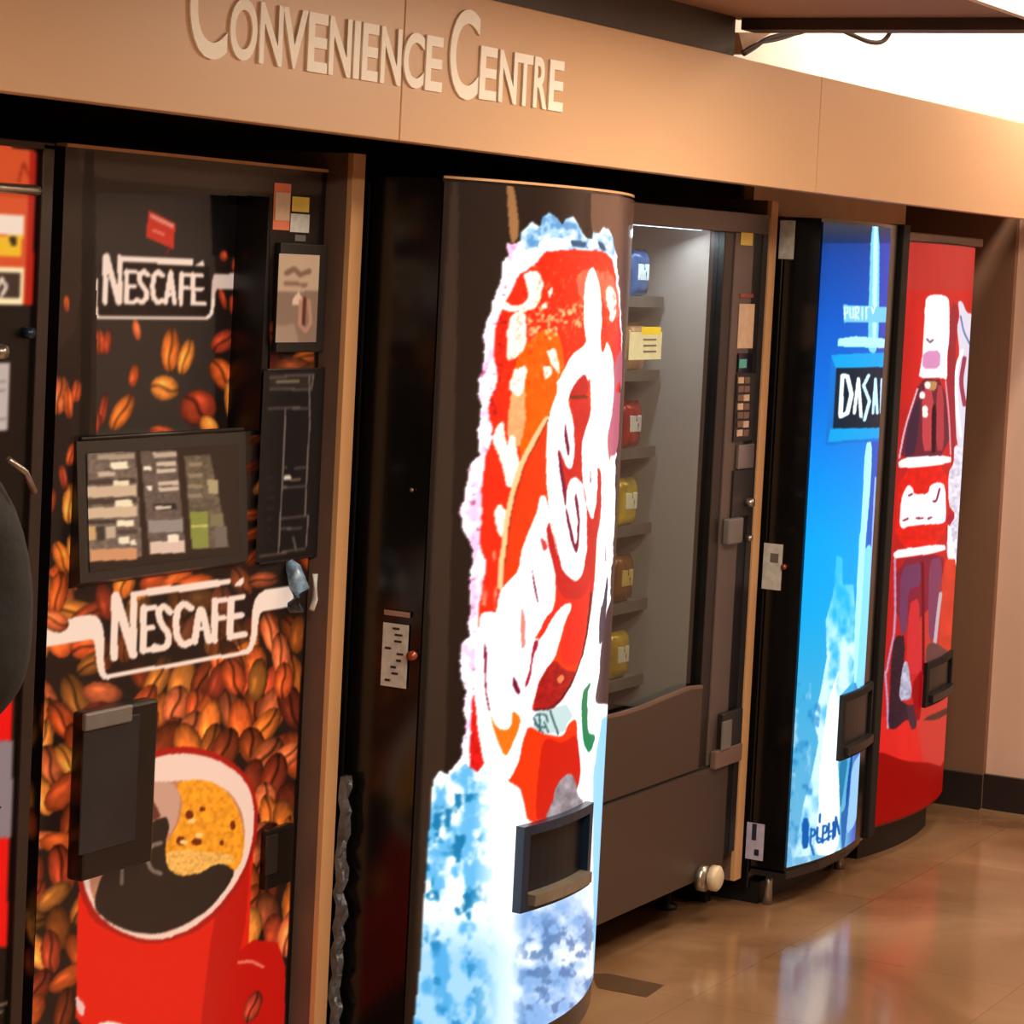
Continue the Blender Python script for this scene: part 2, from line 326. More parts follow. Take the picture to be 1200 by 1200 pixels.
# ================================================================== COFFEE MACHINE
BEAN = [(226, 112, 40), (206, 86, 34), (184, 72, 32), (240, 138, 54), (164, 58, 32), (220, 104, 56)]
def beans(A, rects, seed, L=(17, 27), W=(9, 15), step=23, keep=1.0, dim=1.0, e=None, angs=(-2.2, .2)):
    r = random.Random(seed)
    for x0, y0, x1, y1 in rects:
        y = y0
        while y < y1:
            x = x0+r.uniform(-4, 8)
            while x < x1:
                if r.random() < keep:
                    A.bean(x+r.uniform(-6, 6), y+r.uniform(-7, 7), r.uniform(*L), r.uniform(*W), r.uniform(*angs), r.choice(BEAN), r.random() < .55, e, dim*r.uniform(.5, 1.12))
                x += step*r.uniform(.75, 1.2)
            y += step*r.uniform(.8, 1.1)
CR = (240, 214, 196)
def art_coffee(A):
    A.sm = 1
    A.c[:, :3] = (44, 36, 33); A.c[:, 3] = .0
    A.poly([(60, 150), (420, 190), (420, 235), (60, 205)], (72, 60, 54))
    A.poly([(60, 150), (97, 172), (95, 380), (60, 420)], (58, 48, 43))
    # beans over the lower graphic and side strips
    low = [(30, 660), (360, 640), (350, 1240), (20, 1240)]
    A.poly(low, (40, 26, 21), .55)
    A.poly([(30, 430), (100, 430), (92, 700), (30, 700)], (38, 28, 24), .4)
    beans(A, [(62, 440, 92, 700)], 3, keep=.7, step=30, e=.5, L=(18, 26), W=(8, 12), angs=(-1.9, -1.0))
    beans(A, [(300, 395, 372, 440), (300, 640, 372, 680)], 4, keep=.7, e=.4, dim=.7)
    beans(A, [(303, 440, 312, 660)], 14, keep=.8, e=.4, dim=.55, L=(12, 18), W=(6, 8))
    beans(A, [(50, 690, 120, 980)], 5, keep=.75, step=31, e=.6, L=(22, 34), W=(11, 17))
    beans(A, [(36, 990, 96, 1230)], 15, keep=.8, step=32, e=.6, L=(22, 30), W=(11, 17), dim=.9)
    beans(A, [(120, 680, 350, 800)], 6, keep=.62, step=27, e=.6, L=(17, 25), W=(9, 14))
    beans(A, [(170, 800, 345, 905), (288, 890, 345, 1110)], 8, keep=.95, step=25, e=.68, L=(20, 32), W=(11, 17), angs=(-1.9, -.7))
    beans(A, [(255, 745, 345, 800)], 9, keep=.95, step=26, e=.65, L=(20, 28), W=(10, 15), angs=(-2.1, -1.2))
    # cup
    o = lambda p: T(80, 860, 4.615, p)
    RED = (226, 34, 18)
    A.poly([(92, 1005), (88, 1240), (288, 1240), (293, 1060), (299, 960), (240, 900), (160, 900)], RED, .7)
    A.poly([(250, 1075), (262, 1060), (290, 1000), (294, 1010), (286, 1100), (262, 1180), (232, 1230)], (196, 26, 16), .65)
    A.poly([(288, 1100), (335, 1106), (333, 1240), (240, 1240), (262, 1160)], (200, 22, 14), .65)
    A.stroke([(280, 1128), (294, 1126), (308, 1133)], 3.5, (240, 120, 100), .7)
    A.poly([(88, 1165), (100, 1178), (98, 1192), (90, 1185)], (240, 190, 180), .7)
    A.poly([(112, 1200), (130, 1196), (160, 1206), (160, 1240), (112, 1240)], (250, 225, 205), .7)
    A.bean(296, 1180, 20, 9, -1.2, (180, 60, 40), True, .6)
    A.poly(o([(40, 700), (60, 860), (130, 1010), (260, 1085), (400, 1135), (520, 1130), (680, 1080), (820, 970), (930, 820), (985, 700), (1020, 560), (1030, 420), (1000, 280), (930, 180), (800, 100), (650, 65), (500, 80), (360, 160), (200, 400)]), (176, 30, 20), .65)
    A.poly(o([(75, 690), (85, 830), (150, 970), (260, 1060), (400, 1112), (520, 1112), (660, 1060), (800, 950), (900, 820), (965, 700), (1000, 560), (1008, 420), (985, 300), (920, 210), (800, 135), (650, 103), (500, 115), (380, 180), (200, 400)]), (240, 204, 184), .75)
    A.poly(o([(105, 700), (125, 880), (200, 990), (330, 1070), (480, 1088), (620, 1042), (780, 940), (905, 745), (960, 560), (940, 420), (880, 320), (780, 262), (640, 250), (480, 265), (380, 310), (200, 500)]), (196, 128, 98), .7)
    A.poly(o([(575, 262), (700, 245), (790, 262), (880, 330), (935, 450), (955, 580), (940, 680), (905, 745), (850, 705), (790, 705), (720, 752), (600, 775), (530, 730), (520, 600), (600, 480), (620, 360)]), (238, 148, 34), .8, var=.25, sc=.25)
    A.poly(o([(530, 730), (520, 640), (640, 620), (760, 640), (880, 650), (905, 700), (850, 705), (790, 705), (720, 752), (600, 775)]), (236, 172, 82), .8, var=.3, sc=.5)
    for x, y, w, h in [(610, 580, 26, 26), (695, 585, 28, 20), (655, 440, 22, 26), (890, 495, 14, 26), (725, 408, 16, 12), (830, 590, 12, 14)]:
        A.poly(o([(x+w*math.cos(k), y+h*math.sin(k)) for k in np.arange(0, 6.28, .5)]), (120, 44, 18), .6)
    for x, y in [(625, 585), (708, 548), (668, 470)]:
        A.poly(o([(x+22*math.cos(k), y+14*math.sin(k)) for k in np.arange(0, 6.28, .5)]), (246, 196, 120), .8)
    A.poly(o([(395, 350), (450, 320), (510, 400), (500, 450), (430, 480), (400, 430)]), (110, 58, 42), .6)
    A.poly(o([(400, 260), (560, 258), (610, 330), (590, 470), (545, 560), (500, 440), (450, 340)]), (206, 156, 132), .7)
    A.poly(o([(140, 900), (175, 780), (250, 640), (350, 580), (420, 500), (490, 455), (535, 448), (548, 500), (522, 600), (532, 720), (600, 772), (720, 752), (790, 705), (850, 703), (903, 745), (860, 830), (760, 950), (620, 1040), (480, 1086), (330, 1070), (220, 1020), (150, 960)]), (46, 33, 26), .8)
    A.stroke(o([(500, 590), (440, 610), (425, 680), (450, 740), (500, 755)]), 5, (120, 100, 84), .8)
    A.stroke(o([(325, 620), (295, 690), (290, 810)]), 4, (110, 92, 78), .8)
    # lower logo
    o = lambda p: T(50, 660, 3.75, p)
    dk = (40, 27, 22)
    A.poly(o([(400, 150), (830, 90), (925, 130), (905, 390), (285, 495), (250, 300)]), dk, .55, a=.6)
    st = lambda p, w: A.stroke(o(p), w*1.12/3.75, CR, .75)
    st([(318, 145), (313, 415)], 30); st([(322, 145), (398, 400)], 36); st([(400, 140), (398, 400)], 28)
    A.poly(o([(382, 122), (830, 62), (822, 98), (414, 152)]), CR, .75); A.poly(o([(832, 105), (885, 52), (882, 97)]), CR, .75)
    st([(445, 195), (440, 385)], 28); st([(445, 200), (492, 193)], 22); st([(445, 288), (484, 283)], 22); st([(440, 385), (500, 377)], 24)
    st([(560, 215), (532, 186), (507, 212), (518, 262), (555, 312), (552, 358), (522, 378), (492, 366)], 27)
    st([(652, 198), (622, 175), (594, 200), (585, 260), (590, 325), (618, 362), (652, 345)], 28)
    st([(668, 345), (694, 172), (730, 340)], 28); st([(682, 290), (720, 284)], 20)
    st([(757, 165), (755, 338)], 28); st([(757, 168), (802, 160)], 22); st([(757, 245), (796, 238)], 22)
    st([(828, 158), (823, 325)], 28); st([(828, 156), (880, 147)], 22); st([(826, 236), (876, 228)], 22); st([(823, 325), (888, 312)], 24)
    A.poly(o([(-60, 282), (200, 225), (240, 232), (262, 265), (272, 320), (270, 470), (290, 492), (300, 512), (262, 512), (240, 470), (228, 350), (212, 332), (-60, 380)]), CR, .75)
    st([(268, 500), (880, 394)], 17)
    A.poly(o([(865, 385), (900, 375), (915, 330), (920, 200), (940, 140), (985, 112), (1105, 98), (1105, 190), (975, 208), (952, 225), (940, 340), (915, 395), (880, 404)]), CR, .75)
    # dark edge column at right, frame left of display
    A.poly([(374, 195), (400, 195), (400, 700), (350, 1240), (331, 1240), (352, 800), (364, 620)], (20, 17, 17), 0)
    A.poly([(97, 175), (113, 178), (100, 690), (89, 690), (94, 480)], (16, 14, 14), 0)
    for b in [(82, 590, 24, 9, -1.5, 3), (85, 650, 24, 6, -1.7, 3), (73, 655, 22, 10, 1.2, 0), (68, 695, 26, 11, -1.4, 1), (64, 728, 17, 12, .4, 5), (90, 458, 14, 6, -1.5, 2), (80, 472, 20, 6, 1.5, 1), (84, 532, 15, 6, -1.3, 2), (78, 356, 11, 3.5, 1.5, 1), (74, 560, 16, 5, 1.4, 4)]: A.bean(*b[:5], BEAN[b[5]], True, .55)
def art_display(A):
    A.c[:, :3] = (58, 48, 42); A.c[:, 3] = .45
    A.poly([(246, 200), (360, 200), (360, 305), (249, 300)], (20, 18, 20), .1)
    A.poly([(252, 300), (290, 300), (290, 540), (252, 540)], (40, 28, 24), .3)
    for b in [(200, 410, 26, 11, -1.5, 0), (218, 418, 22, 9, -1.3, 3), (193, 455, 17, 15, .2, 3), (232, 478, 21, 22, .8, 4), (143, 483, 24, 11, -1.05, 0), (157, 440, 14, 6, -1.4, 2),
              (117, 402, 16, 6, 1.5, 2), (126, 400, 15, 5, -1.5, 4), (160, 387, 13, 5, 1.4, 5), (262, 400, 17, 12, -.7, 4), (262, 440, 22, 14, 1.0, 1), (271, 470, 26, 8, 1.5, 3), (121, 480, 20, 5, -1.4, 4), (113, 495, 14, 5, -1.5, 4),
              (262, 300, 7, 5, 1.5, 4), (276, 312, 10, 5, 1.5, 4), (273, 358, 13, 5, 1.5, 4), (261, 350, 14, 4, 1.3, 4), (190, 506, 16, 7, .1, 2), (245, 500, 14, 10, 1, 3)]:
        A.bean(*b[:5], BEAN[b[5]], b[2] > 15, .6, .95)
    A.poly([(174, 246), (206, 262), (203, 292), (171, 278)], (214, 56, 38), .6)
    A.poly([(176, 250), (204, 263), (203, 268), (176, 255)], (244, 150, 130), .6)
    A.stroke([(180, 270), (192, 275)], 3, (240, 130, 110), .6)
    A.stroke([(199, 290), (194, 300)], 2, (130, 40, 30), .6)
    o = lambda p: T(100, 280, 6, p); st = lambda p, w: A.stroke(o(p), w*1.05/6, CR, .8)
    A.poly(o([(95, 160), (870, 190), (880, 540), (90, 530)]), (36, 24, 20), .5, a=.8)
    st([(140, 125), (140, 445)], 38); st([(148, 120), (235, 445)], 42); st([(245, 130), (242, 445)], 36)
    A.poly(o([(226, 112), (758, 142), (755, 188), (226, 160)]), CR, .8); A.poly(o([(765, 190), (832, 145), (836, 192)]), CR, .8)
    st([(290, 225), (290, 445)], 34); st([(290, 228), (352, 232)], 30); st([(290, 332), (350, 332)], 28); st([(290, 443), (350, 443)], 30)
    st([(442, 255), (412, 228), (380, 250), (384, 300), (428, 370), (432, 415), (402, 445), (358, 430)], 36)
    st([(545, 258), (512, 230), (482, 260), (472, 340), (480, 415), (512, 450), (545, 430)], 36)
    st([(565, 445), (600, 235), (628, 452)], 34); st([(580, 390), (622, 390)], 24)
    st([(675, 245), (673, 455)], 34); st([(675, 248), (735, 252)], 28); st([(675, 345), (722, 345)], 26)
    st([(757, 250), (757, 455)], 34); st([(757, 253), (822, 257)], 26); st([(757, 350), (822, 352)], 26); st([(757, 455), (842, 458)], 30)
    st([(75, 290), (74, 530), (95, 552), (850, 558), (885, 530), (897, 470), (903, 300), (915, 260)], 24)
    A.poly(o([(890, 300), (905, 243), (1090, 243), (1090, 355), (920, 355), (915, 420), (895, 420)]), (216, 190, 176), .7)
def art_select(A):
    A.c[:, :3] = (52, 42, 38); A.c[:, 3] = .15
    o = lambda p: T(80, 500, 5.4545, p)
    G = (150, 130, 112)
    A.poly(o([(120, 150), (435, 160), (475, 830), (130, 865)]), (128, 110, 96), .5, var=.35, sc=.3)
    A.poly(o([(455, 155), (692, 150), (750, 790), (520, 820)]), (112, 96, 86), .45, var=.25, sc=.3)
    A.poly(o([(735, 185), (905, 175), (1030, 770), (790, 785)]), (112, 98, 80), .45, var=.3, sc=.3)
    def q(x0, y0, x1, y1, c, e=.7, sk=-.04):
        w = x1-x0; A.poly(o([(x0, y0), (x1, y0+sk*w), (x1+4, y1+sk*w), (x0+4, y1)]), c, e)
    q(185, 180, 420, 215, (172, 150, 128)); q(270, 225, 380, 272, (246, 230, 196)); q(185, 290, 300, 320, (200, 178, 152))
    q(120, 340, 430, 372, (74, 58, 50)); q(285, 345, 390, 385, (240, 222, 188)); q(120, 385, 435, 455, (214, 184, 152), .65)
    q(120, 465, 440, 500, (74, 58, 50)); q(295, 470, 410, 520, (244, 226, 190)); q(120, 520, 440, 588, (216, 186, 154), .65)
    q(310, 600, 418, 640, (246, 230, 196)); q(120, 600, 300, 625, (70, 56, 48)); q(125, 640, 172, 728, (206, 164, 110)); q(235, 640, 300, 715, (196, 172, 148)); q(178, 640, 232, 728, (66, 54, 48)); q(310, 660, 440, 690, (80, 66, 58))
    q(318, 705, 392, 750, (240, 226, 196)); q(395, 725, 432, 760, (240, 226, 196)); q(140, 785, 440, 862, (216, 152, 108), .65)
    q(540, 165, 690, 200, (190, 168, 146)); q(560, 225, 690, 255, (206, 184, 160)); q(560, 270, 690, 298, (206, 184, 160)); q(480, 255, 530, 282, (240, 226, 204)); q(570, 350, 705, 378, (206, 184, 160)); q(575, 388, 705, 415, (206, 184, 160)); q(500, 380, 532, 408, (240, 226, 204))
    q(545, 495, 690, 535, (40, 32, 30)); q(555, 508, 655, 530, (206, 188, 168)); q(510, 600, 735, 680, (150, 138, 130)); q(520, 735, 745, 815, (226, 196, 176), .65); q(632, 690, 706, 740, (244, 226, 200))
    for yy in (230, 300, 370, 430): q(765, yy, 855, yy+26, (160, 140, 112), .5)
    q(890, 340, 955, 430, (190, 172, 130), .5); q(778, 545, 895, 780, (142, 146, 70), .6); q(785, 630, 890, 645, (206, 200, 110), .6); q(905, 560, 990, 640, (140, 126, 92), .5); q(935, 640, 1015, 770, (126, 112, 100), .5)
    A.poly(o([(430, 150), (460, 150), (520, 840), (475, 840)]), (54, 42, 38), .1); A.poly(o([(695, 140), (738, 140), (792, 800), (750, 800)]), (54, 42, 38), .1)
def art_side_beans(A):
    A.c[:, :3] = (20, 14, 13); A.c[:, 3] = .1
    beans(A, [(30, 480, 62, 1230)], 21, keep=.55, step=36, e=.35, dim=.5, L=(18, 30), W=(7, 10), angs=(-1.8, -1.3))
PM = printmat('coffee_print', es=1.0, base=.35, rough=.3)
t = thing('coffee_machine', 'black and brown hot drinks machine printed with roasted beans and a red cup', 'vending machine', (3.86, 3.15, 0))
X0, X1, D = 3.447, 4.258, 2.77
ZT = 1.885
box('cabinet', X0, X1, D+.09, 3.5, .08, ZT, K['black'], t, bev=.004)
boxes('plinth', [(X0+.03, X1-.03, D+.06, 3.45, 0, .08)], K['blackpl'], t)
def hole(px, py): return (px > 113) & (px < 316) & (py > 226+.02*(px-113)) & (py < 512-.01*(px-113))
door = grid('door', lambda u: (X0+(X1-X0)*u, D), 300, 850, .08, ZT, PM, t, art_coffee, hole=hole)
boxes('door_frame', [(X0, X0+.012, D+.001, D+.09, .08, ZT), (X1-.012, X1, D+.001, D+.09, .08, ZT), (X0+.012, X1-.012, D+.001, D+.09, ZT-.03, ZT), (X0+.012, X1-.012, D+.001, D+.09, .08, 1.33)], K['black'], t)
side = grid('side_panel', lambda u: (X0-.001, D+.001+.7*(1-u)), 150, 500, .08, ZT, PM, t, art_side_beans)
ax, _, az = unp(113, 226, D=D); bx, _, bz = unp(316, 228, D=D); _, _, cz = unp(200, 511, D=D)
boxes('display_recess', [(bx, bx+.02, D+.001, D+.079, cz-.02, bz+.03), (ax-.02, ax, D+.001, D+.079, cz-.02, az+.03), (ax, bx, D+.001, D+.079, bz-.005, bz+.02), (ax, bx, D+.001, D+.079, cz-.02, cz)], K['black'], t)
grid('display_graphic', lambda u: (ax+(bx-ax)*u, D+.075), 160, 170, cz, bz, PM, t, art_display)
box('lit_top_edge', X0, X1, D-.004, D+.02, ZT, ZT+.006, K['tan'], t)  # tan strip stands in for light caught on the top edge
# tilted selection panel
yt, yb = D-.006, D-.026
P = [unp(97, 517, D=yt), unp(275, 511, D=yt), unp(291, 656, D=yb), unp(86, 681, D=yb)]
zt = (P[0][2]+P[1][2])/2; zb_ = (P[2][2]+P[3][2])/2; xl, xr = unp(80, 681, D=D)[0], P[2][0]
zt = 1.382; zb_ = 1.138
bm = bmesh.new()
f4 = [(xl, yt, zt), (xr, yt, zt), (xr, yb, zb_), (xl, yb, zb_)]; b4 = [(xl, D-.001, zt), (xr, D-.001, zt), (xr, D-.001, zb_-.012), (xl, D-.001, zb_-.012)]
v = [bm.verts.new(p) for p in f4+b4]
for q in [(0, 1, 2, 3), (4, 7, 6, 5), (0, 4, 5, 1), (1, 5, 6, 2), (2, 6, 7, 3), (3, 7, 4, 0)]: bm.faces.new([v[i] for i in q])
sp = fin('selection_panel', bm, K['dark'], t)
nrm = Vector((0, -(zt-zb_), -(yt-yb))).normalized()*.0015
lp = lambda a, b: tuple(Vector(f4[0])*(1-a)*(1-b)+Vector(f4[1])*a*(1-b)+Vector(f4[2])*a*b+Vector(f4[3])*(1-a)*b+Vector((0, -.0015, 0)))
def art_sel(A): art_select(A)
grid4('drink_menu', lp(.05, .93), lp(.95, .93), lp(.95, .09), lp(.05, .09), 130, 110, PM, sp, art_sel)
tube('top_rail', [lp(.02, -.02), lp(.98, -.02)], .004, K['dark'], sp)
# right hand column
s = rectD('notice_frame', 323, 284, 373, 412, D, .012, K['dark'], t, bev=.002)
def art_notice(A):
    A.c[:, :3] = (206, 174, 144); A.c[:, 3] = .35
    A.poly([(300, 343), (400, 340), (400, 420), (300, 420)], (150, 122, 104), .3)
    A.stroke([(336, 320), (345, 315), (352, 322), (362, 318)], 6, (140, 108, 84)); A.stroke([(335, 332), (358, 334)], 5, (150, 116, 92))
    A.poly([(343, 350), (350, 342), (355, 352), (349, 358), (343, 357)], (240, 206, 180)); A.stroke([(352, 352), (351, 380), (358, 388), (364, 378), (362, 352)], 4, (196, 148, 122)); A.stroke([(357, 350), (356, 380)], 4, (110, 50, 40))
    A.poly([(320, 382), (345, 380), (350, 402), (320, 402)], (176, 148, 126), .3)
a = unp(327, 297, D=D-.014); b = unp(370, 401, D=D-.014)
grid('notice', lambda u: (a[0]+(b[0]-a[0])*u, D-.0145), 50, 60, b[2], a[2], PM, s, art_notice)
def art_coin(A):
    A.c[:, :3] = (34, 30, 29); A.c[:, 3] = .3
    L = (112, 102, 98); st = lambda p, w, c=L: A.stroke(T(290, 420, 4, p), w, c)
    A.poly(T(290, 420, 4, [(105, 75), (320, 65), (305, 150), (105, 150)]), (54, 46, 42)); st([(105, 90), (310, 75), (300, 145), (105, 145)], 1.8)
    st([(140, 110), (240, 108)], 2.5, (196, 184, 140)); st([(100, 235), (290, 232)], 2); st([(178, 235), (168, 500), (145, 910)], 2); st([(290, 80), (292, 300), (275, 600), (270, 740)], 2)
    st([(170, 515), (285, 508)], 1.5); st([(160, 605), (270, 598)], 2); st([(150, 750), (285, 735)], 2.2); st([(150, 800), (255, 795)], 2); st([(285, 735), (275, 880)], 2)
    st([(180, 560), (195, 560)], 5, (240, 232, 216)); st([(205, 568), (245, 568)], 2, (170, 150, 120)); st([(60, 930), (270, 890)], 2, (120, 104, 92)); st([(215, 840), (228, 900)], 3, (90, 84, 78))
    for k in range(14): st([(95, 560+k*24), (125, 558+k*24)], .6, (60, 54, 50))
s = rectD('coin_mechanism', 309, 432, 367, 652, D, .010, K['dark'], t, bev=.002)
a = unp(309, 434, D=D-.012); b = unp(367, 650, D=D-.012)
grid('coin_faceplate', lambda u: (a[0]+(b[0]-a[0])*u, D-.0122), 90, 130, min(a[2], b[2]), max(a[2], b[2]), PM, s, art_coin)
rectD('red_label', 321, 214, 338, 270, D, .001, mat('salmon_label', (222, 120, 88), .6, var=.05, scale=60), t); rectD('label_text', 322.5, 225, 338, 259, D-.002, .001, K['tanlabel'], t)
rectD('yellow_label', 342, 230, 361, 249, D, .001, K['yellow'], t); rectD('white_label', 340, 250, 361, 273, D, .001, K['sticker'], t); rectD('small_label', 345, 275, 357, 283, D, .001, K['grey'], t)
# cup door and small return door
cd_ = rectD('cup_door', 84, 833, 160, 1006, D, .035, K['black'], t, bev=.006)
rectD('cup_door_window', 96, 850, 156, 984, D-.036, .004, mat('smoked_window', (42, 43, 47), .12, spec=.3), cd_, bev=.002)
rectD('door_grip', 95, 836, 150, 845, D-.036, .010, K['grey'], cd_, bev=.004)
s = rectD('return_cup', 305, 972, 333, 1032, D, .018, K['black'], t, bev=.004); rectD('return_flap', 311, 980, 322, 1022, D-.019, .004, K['dark'], s, bev=.001)
c = unp(350, 690, D=D-.03)
q = tube('card_pouch', [(c[0], c[1]+.028, c[2]+.055), (c[0], c[1]+.015, c[2]+.04), (c[0]+.004, c[1], c[2]), (c[0]+.004, c[1]+.008, c[2]-.038), (c[0], c[1]+.02, c[2]-.045)], [.006, .016, .02, .019, .006], mat('blue_pouch', (120, 150, 180), .3, var=.6, scale=70), t)
q.scale = (1, 1, 1)
tube('pouch_edge', [(c[0]+.02, c[1]-.024, c[2]+.03), (c[0]+.024, c[1]-.024, c[2]-.02), (c[0]+.01, c[1]-.026, c[2]-.04)], .006, K['sticker'], q)

# ================================================================== LEFT MACHINE
def art_left(A):
    A.c[:, :3] = (24, 20, 20); A.c[:, 3] = 0
    A.poly([(-900, 60), (40, 175), (34, 358), (-900, 350)], (222, 84, 40), .7); A.poly([(36, 176), (44, 178), (38, 358), (28, 358)], (190, 30, 14), .6)
    A.stroke([(22, 212), (28, 190), (33, 205)], 3, (176, 50, 24), .6)
    A.poly([(-900, 240), (29, 252), (28, 275), (-900, 270)], (244, 222, 204), .75); A.poly([(-900, 270), (27, 276), (24, 300), (-900, 296)], (240, 186, 40), .75)
    A.poly([(12, 278), (20, 278), (19, 288), (12, 288)], (60, 40, 20), .5); A.poly([(-900, 300), (29, 314), (27, 357), (-900, 350)], (246, 226, 180), .8); A.poly([(-900, 306), (24, 320), (22, 350), (-900, 344)], (70, 52, 44), .5)
    A.stroke([(-4, 340), (2, 326), (8, 336), (2, 346)], 4, (240, 220, 200), .7)
    A.poly([(-900, 425), (11, 425), (9, 505), (-900, 505)], (212, 200, 196), .5)
    for k in range(6): A.stroke([(-20, 436+k*11), (6, 436+k*11)], 1, (140, 130, 130))
    A.poly([(-900, 800), (16, 802), (8, 1110), (-900, 1110)], (226, 16, 14), .75); A.poly([(-900, 868), (16, 868), (13, 982), (-900, 982)], (150, 138, 146), .4)
    A.stroke([(-10, 1182), (9, 1175)], 2, (230, 210, 190)); A.stroke([(-10, 1190), (9, 1184)], 1.5, (230, 210, 190))
t = thing('drinks_machine', 'orange-topped black vending machine cut off by the left edge', 'vending machine', (2.98, 3.15, 0))
box('cabinet', 2.56, 3.385, 2.79, 3.5, .08, 1.885, K['black'], t, bev=.004)
box('plinth', 2.6, 3.36, 2.82, 3.45, 0, .08, K['blackpl'], t)
grid('door', lambda u: (2.56+.795*u, 2.75), 180, 600, .1, 1.875, PM, t, art_left)
boxes('door_frame', [(3.355, 3.385, 2.742, 2.789, .1, 1.885), (2.56, 3.385, 2.742, 2.789, 1.875, 1.888)], mat('dark_anodised', (52, 42, 38), .35, .3), t, bev=.002)
z = unp(30, 222, D=2.73)[2]
tube('top_handle', [(2.6, 2.733, z), (3.325, 2.733, z), (3.345, 2.745, z)], .009, K['steel'], t)
z = unp(8, 412, D=2.73)[2]
tube('coin_slot', [(3.25, 2.75, z), (3.25, 2.72, z)], .012, K['steel'], t); tube('coin_button', [(3.335, 2.75, z+.03), (3.335, 2.735, z+.03)], .010, K['navy'], t)
